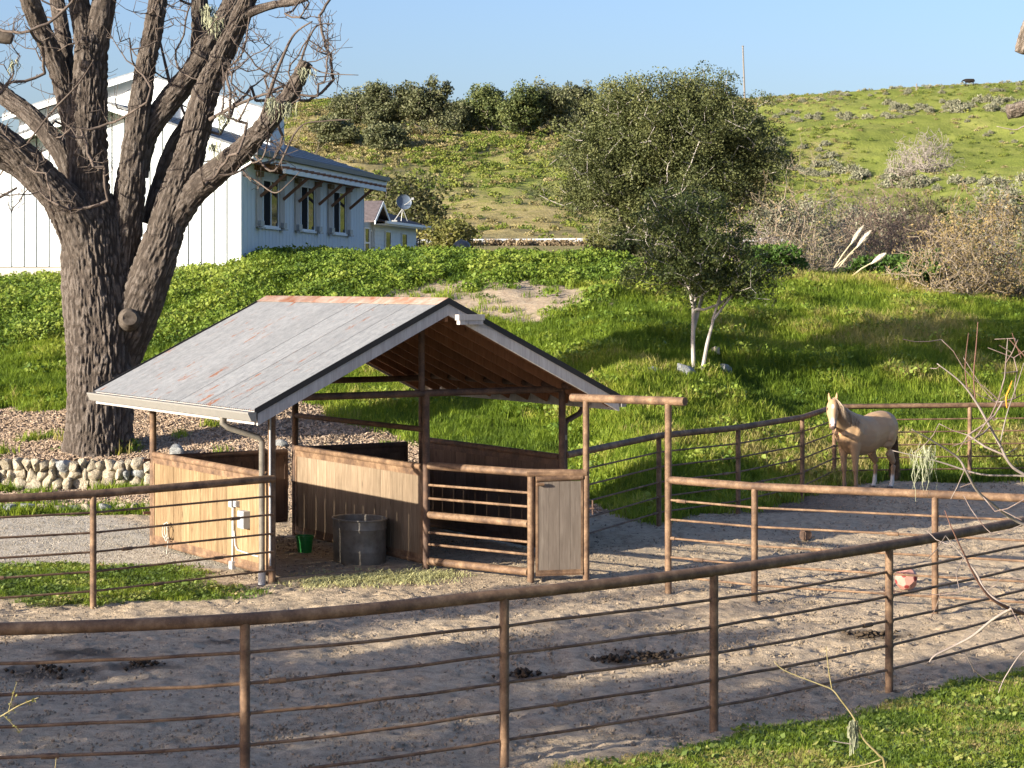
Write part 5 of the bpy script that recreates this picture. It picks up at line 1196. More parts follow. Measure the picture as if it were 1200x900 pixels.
# ------------------------------------------------------------------ the white house
def house():
    HZ = 4.86; a = -math.radians(10.8)
    t = thing('white_house', 'white board house with a slate blue gable roof and an awning over three windows', 'house', (-8.04, 60, HZ), a)
    XL, XR, L, PX = -7.9, 0.0, 14.2, -3.95; sl = .33; WZ = 3.16
    def top(x): return WZ + (min(x - XL, XR - x)) * sl
    # front wall: dark backing and boards
    b = MB(); b.prism([(XL, .04, -.25), (XR - .02, .04, -.25), (XR - .02, .04, WZ), (PX, .04, top(PX)), (XL, .04, WZ)], (0, .12, 0)); fw = link('front_wall', b, M['groove'], t)
    x = XR - .02; wd = .40
    while x > XL + .01:
        x0 = max(x - wd + .045, XL)
        poly = [(x0, 0, -.23), (x, 0, -.23), (x, 0, top(x))] + ([(PX, 0, top(PX))] if x0 < PX < x else []) + [(x0, 0, top(x0))]
        b = MB(); b.prism(poly, (0, .039, 0)); link('board', b, M['white_board'], fw); x -= wd
    b = MB(); b.box((XL - .05, .0, -.9), (XR - .02, .16, -.255)); link('foundation', b, M['concrete'], t)
    b = MB(); b.box((-.20, .06, -.9), (.02, L, -.26)); link('foundation', b, M['concrete'], t)
    # side wall with grooves, joined: too fine to pick apart
    b = MB(); n = 40; bw = L / n
    for k in range(n):
        b.box((-.1, k * bw + .012, -.255), (.0, (k + 1) * bw - .012, WZ + .02))
    b.box((-.12, 0.16, -.25), (-.015, L, WZ + .02)); sw = link('side_wall', b, M['white_board'], t); kind(sw, 'stuff')
    b = MB(); b.box((-.015, -.03, -.25), (.03, .06, WZ)); link('corner_board', b, M['white_trim'], t)
    b = MB(); b.box((XL, L - .1, -.3), (XR, L, WZ)); b.prism([(XL, L - .1, WZ), (XR, L - .1, WZ), (PX, L - .1, top(PX))], (0, .1, 0)); b.box((XL, .16, -.3), (XL + .1, L - .1, WZ)); kind(link('rear_wall', b, M['white_board'], t), 'stuff')
    # roof slabs
    OV = .62; F0, F1 = -.62, L + .85
    for sg in (1, -1):
        ue = XR + OV if sg > 0 else XL - OV; ez = WZ - OV * sl + .10
        rz_ = top(PX) + .10
        b = MB(); b.prism([(ue, F0, ez), (PX, F0, rz_), (PX, F0, rz_ + .1), (ue, F0, ez + .1)], (0, F1 - F0, 0)); rf = link('roof', b, M['shingle'], t)
        for k in range(9):      # standing courses of the roofing
            f = k / 9; u = ue + (PX - ue) * f; zz = ez + (rz_ - ez) * f + .1
            b = MB(); b.beam((u, F0 + .01, zz + .008), (u, F1 - .01, zz + .008), .05, .022); link('roof_course', b, M['shingle'], rf)
        b = MB(); b.prism([(ue - sg * .02, F0 + .03, ez - .05), (PX, F0 + .03, rz_ - .05), (PX, F0 + .03, rz_ - .004), (ue - sg * .02, F0 + .03, ez - .004)], (0, F1 - F0 - .06, 0)); link('soffit', b, M['soffit'], t)
        b = MB(); b.prism([(ue, F0 - .04, ez - .16), (PX, F0 - .04, rz_ - .16), (PX, F0 - .04, rz_ + .04), (ue, F0 - .04, ez + .04)], (0, .038, 0)); link('rake_board', b, M['white_trim'], t)
        b = MB(); b.prism([(ue, F0 - .06, ez + .045), (PX, F0 - .06, rz_ + .045), (PX, F0 - .06, rz_ + .11), (ue, F0 - .06, ez + .11)], (0, .055, 0)); link('roof_edge', b, M['dark_edge'], t)
        b = MB(); b.prism([(ue, F1 + .002, ez - .14), (PX, F1 + .002, rz_ - .14), (PX, F1 + .002, rz_ + .05), (ue, F1 + .002, ez + .05)], (0, .04, 0)); link('rake_board', b, M['white_trim'], t)
        b = MB(); b.box((min(ue + sg * .002, ue + sg * .13), F0, ez - .03), (max(ue + sg * .002, ue + sg * .13), F1, ez + .12)); link('gutter', b, M['dark_edge'], t)
        b = MB(); b.box((min(ue - sg * .03, ue), F0 + .03, ez - .2), (max(ue - sg * .03, ue), F1 - .02, ez - .052)); link('eave_board', b, M['white_trim'], t)
    b = MB(); b.tube([(.58, F0 + .2, WZ - .14), (.58, F0 + .2, WZ - .26), (.40, -.25, WZ - .36), (.06, -.07, WZ - .50), (.05, -.06, WZ - .62), (.05, -.06, -.25)], .038, 10); link('downspout', b.mesh('downspout', True), M['white_trim'], t)
    # upper gable set back behind the front one
    ux0, ux1, up, y0, y1 = -10.9, -1.56, -6.2, 8.0, 9.6; uz = 4.98; us = .285; ut = uz + (ux1 - up) * us
    b = MB(); b.prism([(ux0 + .3, y0, 1.5), (ux1 - .05, y0, 1.5), (ux1 - .05, y0, uz), (up, y0, ut), (ux0 + .3, y0, uz)], (0, y1 - y0, 0)); link('upper_wall', b, M['white_board'], t)
    for sg, ue in ((1, ux1), (-1, ux0)):
        b = MB(); b.prism([(ue + sg * .12, y0 - .4, uz + .0), (up, y0 - .4, ut + .04), (up, y0 - .4, ut + .16), (ue + sg * .12, y0 - .4, uz + .12)], (0, y1 - y0 + .5, 0)); link('upper_roof', b, M['shingle'], t)
        b = MB(); b.prism([(ue + sg * .12, y0 - .44, uz - .14), (up, y0 - .44, ut - .10), (up, y0 - .44, ut + .09), (ue + sg * .12, y0 - .44, uz + .05)], (0, .038, 0)); link('rake_board', b, M['white_trim'], t)
    b = MB(); b.box((-7.5, y0 - .25, 4.0), (-5.0, y0 - .002, 5.3)); link('upper_soffit_box', b, M['white_board'], t)
    # windows with awning posts
    for k, s in enumerate((2.1, 6.1, 9.95)):
        w_ = 1.6; z0, z1 = 1.00, 2.46
        wn = MB(); fr = .05
        wn.box((.003, s, z0), (.05, s + fr, z1)); wn.box((.003, s + w_ - fr, z0), (.05, s + w_, z1)); wn.box((.003, s + fr, z0), (.05, s + w_ - fr, z0 + fr)); wn.box((.003, s + fr, z1 - fr), (.05, s + w_ - fr, z1)); wn.box((.003, s + w_ / 2 - .03, z0 + fr), (.048, s + w_ / 2 + .03, z1 - fr))
        wo = link('window', wn, M['white_trim'], t)
        for j in (0, 1):
            b = MB(); b.box((.004, s + fr + j * (w_ / 2 - .02), z0 + fr), (.022, s + w_ / 2 - .03 + j * (w_ / 2 - .02), z1 - fr)); link('pane', b, M['glass' if j else 'screen'], wo)
        b = MB(); b.box((.003, s - .05, z0 - .06), (.09, s + w_ + .05, z0 - .002)); link('sill', b, M['white_trim'], wo)
        for j, e in enumerate((s - .62, s + w_ + .10)):
            b = MB(); b.box((.003, e, .98), (.06, e + .48, 2.50)); po = link('shutter', b, M['pale_wood'], t)
            b = MB(); b.box((.003, e + .02, 2.502), (.14, e + .42, 2.66)); link('bracket_block', b, M['cedar'], po)
            b = MB(); b.box((.062, e + .06, 1.0), (.16, e + .40, 1.17)); b.box((.062, e + .03, .93), (.19, e + .43, .975)); link('lamp_box', b, M['steel'], po)
            b = MB(); b.beam((.07, e + .30, 1.86 + .05), (.92, e + .30, 2.62), .08, .085); link('brace', b, M['brown_wood'], t)
    b = MB(); b.box((.003, 1.35, 2.70), (.09, 13.3, 2.86)); link('ledger', b, M['brown_wood'], t)
    b = MB(); b.box((.90, 1.35, 2.58), (1.0, 13.5, 2.72)); link('outer_beam', b, M['white_trim'], t)
    for k in range(19):
        y = 1.45 + k * 11.75 / 18; b = MB(); b.beam((.095, y, 2.80), (1.08, y, 2.745), .06, .09); link('awning_rafter', b, M['brown_wood'], t)
    b = MB(); b.box((.0, 1.3, 2.865), (1.0, 1.42, 2.90)); b.prism([(.003, 1.3, 2.90), (.35, 1.3, 2.875), (.35, 1.3, 2.90), (.003, 1.3, 2.925)], (0, 12.1, 0)); link('awning_cover', b, M['brown_wood'], t)
house()
def small_house():
    a = -math.radians(10.8); O = Vector(((439 - 600) / F_PX * 100, 100, 4.4))
    t = thing('small_house', 'small white clapboard house with a brown roof behind the big white house', 'house', O, a)
    L, EZ = 8.7, 2.78
    b = MB()
    for k in range(13):     # clapboards, each proud at its lower edge
        z = k * EZ / 13; b.prism([(-.02, 0, z), (.025, 0, z), (.005, 0, z + EZ / 13 + .004), (-.02, 0, z + EZ / 13 + .004)], (0, L, 0))
    b.box((-6, 0, -.5), (-.021, L, EZ)); kind(link('clapboard_wall', b, M['white_board'], t), 'stuff')
    b = MB(); b.box((-4.5, -1.6, -.5), (-.15, -.001, EZ + .12)); b.prism([(-.15, -1.6, EZ + .12), (-.15, -.001, EZ + .12), (-.15, -.8, EZ + .75)], (-.1, 0, 0)); link('porch_wall', b, M['white_board'], t)
    for y0, y1, e0, e1 in ((-2.15, -.55, 2.72, 3.72), (1.0, -.55, 2.72, 3.72)):
        b = MB(); b.prism([(.55, y0, e0), (.55, y1, e1), (.55, y1, e1 + .10), (.55, y0, e0 + .10)], (-5.2, 0, 0)); link('porch_roof', b, M['shingle_brown'], t)
        b = MB(); b.prism([(.60, y0, e0 - .10), (.60, y1, e1 - .10), (.60, y1, e1 + .07), (.60, y0, e0 + .07)], (-.048, 0, 0)); link('porch_rake', b, M['white_trim'], t)
    # main hip roof
    e = .6
    b = MB(); V = [(e, -.3, EZ + .02), (e, L + .9, EZ + .02), (-6.5, L + .9, EZ + .02), (-6.5, -.3, EZ + .02), (-2.8, -.3, EZ + 1.35), (-2.8, L - 2.8, EZ + 1.35)]
    b.add(V, [(0, 1, 5, 4), (1, 2, 5), (2, 3, 4, 5), (3, 0, 4), (3, 2, 1, 0)]); link('hip_roof', b, M['shingle_brown'], t)
    b = MB(); b.box((e + .002, -.3, EZ - .07), (e + .12, L + .9, EZ + .06)); b.box((.03, -.28, EZ - .13), (e, L + .88, EZ - .075)); link('gutter', b, M['white_trim'], t)
    b = MB(); b.tube([(e + .06, L + .8, EZ - .07), (e + .06, L + .8, EZ - .2), (.05, L + .1, EZ - .62), (.05, L + .06, EZ - .75), (.05, L + .06, -.4)], .05, 8); link('downspout', b.mesh('downspout', True), M['dark_edge'], t)
    def win(nm, y0, y1, z0, z1, x=.03, mid=None):
        b = MB(); f = .07; b.box((x, y0, z0), (x + .05, y0 + f, z1)); b.box((x, y1 - f, z0), (x + .05, y1, z1)); b.box((x, y0 + f, z1 - f), (x + .05, y1 - f, z1)); b.box((x, y0 + f, z0), (x + .05, y1 - f, z0 + f))
        if mid: b.box((x, y0 + f, mid - .04), (x + .048, y1 - f, mid + .04))
        o = link(nm, b, M['white_trim'], t)
        b = MB(); b.box((x + .002, y0 + f, z0 + f), (x + .02, y1 - f, z1 - f)); link('pane', b, M['glass'], o); return o
    win('window', 1.9, 3.05, .5, 2.42, mid=1.45); win('glass_door', 5.3, 6.5, .4, 2.4); win('door', -1.45, -.55, .75, 2.5, -.148, 1.75); win('side_light', -.42, -.08, 1.1, 2.4, -.148)
small_house()
def dish():
    Y = 97.0; s = Y / F_PX; c = W(473.5, 236.5, Y)
    ft = W(463, 257.5, Y); t = thing('satellite_dish', 'blue grey satellite dish on a white tripod mast on the small house roof', 'satellite dish', ft)
    cc = c - ft; n = Vector((.35, -.9, .28)).normalized(); a = n.orthogonal().normalized(); e = n.cross(a); R = .38; V = [cc - n * .10]; F = []; seg = 28
    for j in range(1, 6):
        r = R * j / 5
        for k in range(seg): V.append(cc + (a * math.cos(2 * PI * k / seg) + e * math.sin(2 * PI * k / seg)) * r - n * .10 * (1 - (j / 5) ** 2))
    for k in range(seg): F.append((0, 1 + k, 1 + (k + 1) % seg))
    for j in range(4):
        for k in range(seg): F.append((1 + j * seg + k, 1 + (j + 1) * seg + k, 1 + (j + 1) * seg + (k + 1) % seg, 1 + j * seg + (k + 1) % seg))
    nb = len(V); V += [p - n * .015 for p in V]; F += [tuple(i + nb for i in f[::-1]) for f in F]
    for k in range(seg): i, j = 1 + 4 * seg + k, 1 + 4 * seg + (k + 1) % seg; F.append((i, j, j + nb, i + nb))
    b = MB(); b.add(V, F); link('reflector', b.mesh('reflector', 'all'), M['dish'], t)
    b = MB(); hub = cc - n * .14 + Vector((0, 0, -.12)); b.tube([Vector((-.02, 0, -.03)), hub + Vector((-.06, 0, -.22)), hub], .028, 8); link('mast', b.mesh('mast', True), M['steel'], t)
    for x, y in ((.28, .12), (.58, .22)):
        b = MB(); b.tube([Vector((x, y, -.06)), hub + Vector((-.02, 0, -.15))], .016, 6); link('brace', b.mesh('brace', True), M['steel'], t)
    b = MB(); f0 = hub + Vector((.02, -.02, .0)); f1 = W(483.5, 233, Y - .45) - ft; b.tube([f0, f0 + (f1 - f0) * .4 + Vector((0, 0, -.04)), f1], .018, 6); b.box((f1.x - .06, f1.y - .06, f1.z - .05), (f1.x + .06, f1.y + .06, f1.z + .06)); link('feed_arm', b.mesh('feed_arm', True), M['steel'], t)
    b = MB(); b.box((-.16, -.1, -.09), (.10, .1, -.02)); link('base_plate', b, M['steel'], t)
dish()
def kettle():
    Y = 66.0; p = W(541, 301, Y); p.z = Hs(p.x, p.y) - .30
    t = thing('kettle_grill', 'dark round lidded grill half hidden behind the weeds below the yellow green bush', 'grill', p)
    b = MB(); b.lathe([(.02, .50), (.18, .53), (.27, .64), (.28, .72)], 20); link('bowl', b.mesh('bowl', True), M['dark_edge'], t)
    b = MB(); b.lathe([(.285, .722), (.27, .82), (.18, .91), (.05, .945), (0, .945)], 20); b.box((-.05, -.015, .945), (.05, .015, .985)); link('lid', b.mesh('lid', True), M['dark_edge'], t)
    for k in range(3): q = 2 * PI * k / 3; b = MB(); b.tube([(.16 * math.cos(q), .16 * math.sin(q), .54), (.26 * math.cos(q), .26 * math.sin(q), -.02)], .015, 6); link('leg', b.mesh('leg', True), M['steel'], t)
kettle()
def guardrail():
    t = thing('guardrail', 'galvanised steel road guardrail on dark posts along the foot of the hill', 'guardrail', (0, 205, Hs(0, 205)))
    o = Vector((0, 205, Hs(0, 205)))
    P = [];
    for k in range(22):
        x = 480 + k * 22.4; Yk = 203 - (x - 480) * .035; q = Vector(((x - 600) / F_PX * Yk, Yk, 0)); q.z = Hs(q.x, q.y) - .02; P.append(q)
    for q in P:
        b = MB(); b.box((-.09, -.02, -.9), (.09, .16, .82)); link('post', b, M['guard_post'], t, q - o)
    for a, c in zip(P[:-1:2], P[2::2]):
        d = (c - a).normalized(); n = Vector((d.y, -d.x, 0)); b = MB(); pr = [(.0, .42), (.05, .48), (.05, .54), (.0, .61), (.05, .68), (.05, .74), (.0, .80)]
        V = [a - o + n * (.03 + u) + Vector((0, 0, z)) for u, z in pr] + [c - o + n * (.03 + u) + Vector((0, 0, z)) for u, z in pr]
        b.add(V, [(i, i + 1, 8 + i, 7 + i) for i in range(6)]); link('rail', b, M['guard'], t)
guardrail()
def pole():
    p = hit(873, 117.5, 209); s = p.y / F_PX; t = thing('utility_pole', 'slender grey utility pole standing alone on the skyline', 'pole', p)
    b = MB(); b.tube([(0, 0, -1), (-2.5 * s, 0, 64 * s)], [.20, .14], 8); link('shaft', b.mesh('shaft', True), M['pole'], t)
    b = MB(); b.box((-2.5 * s - .28, -.05, 63 * s), (-2.5 * s + .28, .05, 63.6 * s)); link('crossarm', b, M['pole'], t)
    p = hit(1074, 106, 209)
    t = thing('fence_post', 'short pale wooden post standing on the skyline left of the cow', 'post', p); b = MB(); b.tube([(0, 0, -.3), (.02, 0, 1.3)], [.16, .14], 7); link('shaft', b, M['pole'], t)
    b = MB(); b.lathe([(.142, 1.30), (.1, 1.36), (0, 1.37)], 7, c=(.02, 0, 0)); link('cap', b, M['pole'], t)
pole()
def cow():
    p = hit(1136, 100.5, 209); b = MB()
    sweep(b, [((-1.05, 0, 1.15), .10, .15), ((-.98, 0, 1.12), .26, .30), ((-.6, 0, 1.06), .34, .38), ((0, 0, 1.0), .38, .44), ((.5, 0, 1.02), .34, .42), ((.85, 0, 1.08), .24, .34), ((1.0, 0, 1.1), .12, .2)], 14)
    sweep(b, [((.8, 0, 1.15), .17, .26), ((1.15, 0, 1.1), .13, .19), ((1.35, 0, 1.02), .12, .15)], 10); sweep(b, [((1.28, 0, 1.10), .10, .12), ((1.45, 0, .95), .10, .12), ((1.62, 0, .74), .08, .08), ((1.68, 0, .66), .05, .05)], 10)
    for s in (-1, 1):
        for x in (-.75, .7): sweep(b, [((x, s * .18, .95), .14, .18), ((x, s * .19, .6), .08, .1), ((x - (.05 if x < 0 else 0), s * .19, .42), .065, .075), ((x, s * .19, .2), .05, .055), ((x, s * .19, .0), .065, .07)], 8)
        sweep(b, [((1.24, s * .08, 1.16), .03, .03), ((1.22, s * .22, 1.15), .05, .03), ((1.2, s * .30, 1.13), .015, .01)], 6)
    sweep(b, [((-1.02, 0, 1.28), .04, .04), ((-1.12, 0, 1.0), .025, .025), ((-1.12, 0, .55), .03, .03)], 6)
    t = thing('cow', 'black cow grazing on the skyline of the right hill', 'cow', p, PI); link('body', fuse(b, 'cow_body', .05, 3), M['cow'], t)
cow()

# ------------------------------------------------------------------ stone walls and rocks
import bmesh
def stone_mesh(seed, w, d, h, sub=2):
    r = np.random.default_rng(seed); bm = bmesh.new(); bmesh.ops.create_icosphere(bm, subdivisions=sub, radius=1)
    pl = [(lambda n, k: (n, k))(r.normal(0, 1, 3), r.uniform(.60, .92)) for _ in range(16)]
    for v in bm.verts:
        p = np.array(v.co); p = np.sign(p) * np.abs(p) ** .55
        for n, k in pl:
            n = n / np.linalg.norm(n); e = p.dot(n) - k
            if e > 0: p = p - n * e * .9
        p *= 1 + .14 * (float(vnoise(p[0] * 2.2 + seed, p[1] * 2.2, p[2] * 2.2)) - .5) + .015 * r.normal(); v.co = (p[0] * w / 1.7, p[1] * d / 1.7, p[2] * h / 1.7)
    me = bpy.data.meshes.new('stone'); bm.to_mesh(me); bm.free(); me.polygons.foreach_set('use_smooth', [True] * len(me.polygons)); me.set_sharp_from_angle(angle=math.radians(38)); return me
STONES = [stone_mesh(400 + k, 1, 1, 1, 3) for k in range(14)]
STG = []
for m_ in STONES: g_ = m_.copy(); STG.append(g_); m_.materials.append(M['stone']); g_.materials.append(M['stone_grey'])
def walls():
    r = random.Random(9)
    t = thing('stone_wall', 'low dry wall of pale rounded fieldstones below the big bare tree', 'stone wall', (-8, 38.9, float(gpad(38.9))))
    o = t.location
    b = MB(); b.box((-3.8, -.02, -.2), (3.0, .45, .53)); link('wall_core', b, M['mortar'], t)
    x = -3.8
    rows = [[], []]
    for row, (zb, hh) in enumerate(((.0, .24), (.21, .19), (.38, .18))):
        x = -3.8 + r.uniform(-.1, .1)
        while x < 3.0:
            wd = r.uniform(.17, .34) if row == 0 else r.uniform(.13, .29); two = False
            for q in range(2 if two else 1):
                h = hh * (.52 if two else 1) * r.uniform(.92, 1.12); z = zb + h / 2 + (q * hh * .5 if two else 0)
                grey = r.random() < (.04 if x < .7 else .55)  # right end mostly grey: the bluish shade there is put into the stone colour
                me = r.choice(STG if grey else STONES); s = link('stone', me, None, t, (x + wd / 2, r.uniform(-.05, .03), z), (r.uniform(-.15, .15), r.uniform(-.12, .12), r.uniform(-.2, .2) + r.choice((0, PI)))); s.scale = (wd * 1.12, r.uniform(.26, .38), h * 1.26)
            x += wd * .97
    t = thing('stone_edging', 'single low row of small fieldstones edging the gravel drive', 'stone edging', (-8, 35.42, float(gpad(35.4)))); x = -4
    while x < 2.6:
        wd = r.uniform(.14, .30); me = r.choice(STG if r.random() < .45 else STONES)
        s = link('stone', me, None, t, (x + wd / 2, r.uniform(-.06, .06), .06), (r.uniform(-.2, .2), r.uniform(-.2, .2), r.uniform(0, 3))); s.scale = (wd, wd * .85, r.uniform(.14, .23)); x += wd * r.uniform(.95, 1.25)
walls()
for (px, py, wd, lab, g_) in [(805, 441, 22, 'pale flat rock in the grass left of the slim oak trunk', 1), (849, 438, 18, 'bluish flat rock in the grass right of the slim oak trunk', 1), (838, 416, 15, 'tan rock on the slope behind the slim oak trunk', 0), (765, 440, 16, 'small flat pale rock in the grass farthest left of the slim oak', 1), (207, 534, 20, 'pale boulder on the mulch between shelter post and big tree', 1), (330, 524, 14, 'small pale stone on the shaded mulch behind the downspout', 1)]:
    p = hit(px, py); s_ = p.y / F_PX * wd; o = link('rock', (STG if g_ else STONES)[px % 14], None, None, p + Vector((0, 0, s_ * .22)), (0.1, .1, px)); o.scale = (s_, s_ * .8, s_ * .75); tag(o, lab, 'rock')

# ------------------------------------------------------------------ bare thicket, brush, pampas plumes, sage bushes
def bare_shrub(name, label, px, Y, wd, ht, mat, seed, ntip=420, stems=5, leaf=None, nleaf=0, ls=.05, rt=.006, zoff=0, dense=.12, group=None, cat='shrub', ybase=None, arch=.0):
    rng = np.random.default_rng(seed); x = (px - 600) / F_PX * Y; p = Vector((x, Y, Hs(x, Y) - .05 + zoff)); s = Y / F_PX; wm, hm = wd * s / 2, ht * s
    t = thing(name, label, cat, p, 0, group); P, PR = [], []; off = 0
    for k in range(stems):
        bx, by = rng.normal(0, .14) * wm, rng.normal(0, .14) * wm; n = ntip // stems; d = rng.normal(0, 1, (n, 3)); d[:, 2] = np.abs(d[:, 2]); d /= np.linalg.norm(d, axis=1, keepdims=True)
        r_ = rng.uniform(.35, 1.03, (n, 1)) ** .7; tips = d * r_ * np.array([wm, wm * .9, hm]) * (1 + .12 * rng.normal(size=(n, 1))); tips[:, 2] = np.maximum(tips[:, 2], .15 * hm * rng.uniform(size=n))
        tips[:, :2] += [bx, by]
        a, b_ = skeleton(rng, [(bx, by, 0), (bx * 1.2, by * 1.2, hm * .12)], tips, max(.12, hm * .07), .22, 0, .25); b_ = np.where(b_ >= 0, b_ + off, -1); P.append(a); PR.append(b_); off += len(a)
    P = np.concatenate(P); PR = np.concatenate(PR); n0 = len(P); pick = rng.choice(n0, int(n0 * .55)); dn = rng.normal(0, 1, (len(pick), 3)); dn[:, 2] += .7; dn /= np.linalg.norm(dn, axis=1, keepdims=True)
    e = P[pick] + dn * rng.uniform(.05, .16, (len(pick), 1)) * hm * .8; PP = np.concatenate([P, e]); PQ = np.concatenate([PR, pick]); r = np.minimum(radii_f(PP, PQ, rt, .40), .05 + .01 * hm)
    kind(link('twigs', skel_mesh('twigs', PP, PQ, r, 3), M[mat], t), 'stuff')
    if leaf:
        idx = rng.choice(len(PP), nleaf); C = PP[idx] + rng.normal(0, .05, (nleaf, 3)); link('leaves', leaves('leaves', C, ls, rng, rng.normal(.5, .2, nleaf)), M[leaf], t)
    return t
bare_shrub('bare_shrub', 'large tangled pale grey bare shrub right beside the live oak', 905, 66, 190, 140, 'twig_tan', 501, 700, 7, 'dry_leaf', 900, .045, .0065)
bare_shrub('bare_shrub', 'low tangled grey brush at the foot of the big tangled shrub', 880, 63, 130, 70, 'twig_grey', 502, 360, 5, 'dry_leaf', 300, .04)
bare_shrub('bare_shrub', 'grey olive twiggy shrub between the tangled shrub and the mauve brown one', 968, 74, 110, 112, 'twig_grey', 503, 460, 6, 'sage_leaf', 2600, .05)
bare_shrub('bare_shrub', 'dense mauve brown bare shrub in the middle of the thicket', 1038, 76, 185, 122, 'twig_purple', 504, 2300, 16, None, 0, .05, .0048)
bare_shrub('bare_shrub', 'smaller mauve brown shrub behind the right side of the dense one', 1085, 82, 100, 92, 'twig_purple', 514, 1200, 9, None, 0, .05, .0045)
bare_shrub('leafy_shrub', 'wide tan shrub with dry yellow leaves at the right edge of the grass', 1165, 61, 190, 128, 'twig_tan', 505, 640, 8, 'dry_leaf', 8000, .045)
bare_shrub('leafy_shrub', 'front tan shrub with sparse dry leaves and arching stems reaching into the grass', 1110, 59.5, 130, 95, 'twig_tan', 506, 330, 6, 'dry_leaf', 1500, .04)
bare_shrub('bare_shrub', 'pale silvery bare bush topping the thicket at the right edge', 1165, 84, 120, 118, 'twig_grey', 507, 460, 6, 'dry_leaf', 500, .05)
bare_shrub('bare_shrub', 'taller of two pale mauve rounded bushes on the green hill above the thicket', 1088, 130, 62, 48, 'twig_mauve', 508, 620, 6, None, 0, .05, .009, 5.6)
bare_shrub('bare_shrub', 'left one of two pale mauve rounded bushes on the green hill above the thicket', 1060, 132, 42, 40, 'twig_mauve', 509, 420, 5, None, 0, .05, .009, 5.4)
bare_shrub('bare_shrub', 'tan bare brush behind the roof of the big white house', 352, 105, 90, 150, 'twig_tan', 510, 560, 8, None, 0, .05, .008)
bare_shrub('bare_shrub', 'thin tan bare brush right of the house roof in front of the hill', 398, 120, 80, 120, 'twig_tan', 511, 420, 7, 'dry_leaf', 600, .05, .008)
for k, (px, Y, wd, ht, lm, lab) in enumerate([(1005, 100, 110, 78, 'sage_leaf', 'grey sage shrub behind the grey olive twiggy shrub'), (1130, 100, 90, 92, 'shrub_mid', 'olive green shrub behind the mauve brown shrubs'), (930, 104, 90, 86, 'sage_leaf', 'grey green shrub rising behind the large tangled shrub'), (1185, 108, 90, 106, 'sage_leaf', 'grey green shrub at the right frame edge behind the silvery bush'), (1060, 108, 90, 92, 'shrub_mid', 'dull olive shrub behind the top of the mauve brown thicket')]):
    bush('sage_shrub', lab, 'shrub', px, 300, wd, ht, Y, lm, 520 + k, 120, 34, .09, .4)
bush('bramble', 'green bramble hedge below the fallen white plume', 'bramble', 1045, 330, 120, 44, 62, 'ivy_leaf', 531, 120, 46, .065, .24)
bush('bramble', 'low green bramble right of the slim oak crown', 'bramble', 905, 320, 90, 36, 61, 'ivy_leaf', 532, 90, 46, .06, .22)
bush('bramble', 'dark green bramble clump left of the dry leaved shrubs', 'bramble', 1085, 335, 70, 36, 60.5, 'ivy_leaf', 533, 80, 40, .06, .22)
for k, (px, Y, wd, ht) in enumerate([(575, 186, 60, 5), (612, 184, 46, 6), (655, 187, 40, 5), (690, 185, 44, 6), (545, 184, 40, 7), (632, 188, 30, 4)]):
    bush('road_scrub', ['widest low brown scrub clump on the bank below the guardrail', 'low brown scrub clump third from the left below the guardrail', 'low brown scrub clump second from the right below the guardrail', 'low brown scrub clump at the right end below the guardrail', 'low brown scrub clump at the left end below the guardrail by the yellow green bush', 'smallest low brown scrub clump mid way below the guardrail'][k], 'scrub', px, 300, wd, ht, Y, 'dry_leaf2', 540 + k, 40, 26, .16, .5, group='brown scrub along the road bank')
def pampas():
    for (x0, y0, x1, y1, w_, Y, lab) in [(968, 318, 1007, 272, 11, 62.5, 'taller cream pampas plume on a leaning stalk'), (972, 320, 1015, 277, 12, 62.2, 'fuller cream pampas plume on the lower leaning stalk'), (988, 322, 1031, 302, 11, 60.9, 'grey white pampas plume lying almost flat on the bramble'), (965, 319, 1004, 292, 0, 62.4, 'bare leaning pampas stalk without a plume')]:
        a, c = W(x0, y0, Y), W(x1, y1, Y); a.z = Hs(a.x, a.y) - .05; t = thing('pampas_grass', lab, 'pampas grass', a); d = c - a; s = Y / F_PX
        b = MB(); b.tube([(0, 0, 0), d * .5 + Vector((0, 0, .06)), d * .9], [.035, .025, .015], 6); link('stalk', b.mesh('stalk', True), M['straw'], t)
        if w_:
            rr = np.random.default_rng(int(x1)); V = []; F = []; dn = d.normalized(); L = 26 * s if y1 < 290 else 19 * s; base = d - dn * L * .75
            for k in range(700):
                u = rr.uniform() ** .8; p = base + dn * L * u * .8; r_ = w_ * s * .40 * math.sin(PI * min(.15 + .85 * u, .97)) ** .7; q = Vector(rr.normal(0, 1, 3)).normalized(); e = p + q * r_ + dn * .22; sd_ = q.cross(dn).normalized() * .012; o = len(V); V += [p - sd_, p + sd_, e]; F.append((o, o + 1, o + 2))
            link('plume', mesh_np('plume', np.array([tuple(v) for v in V]), np.array(F)), M['plume'], t)
pampas()
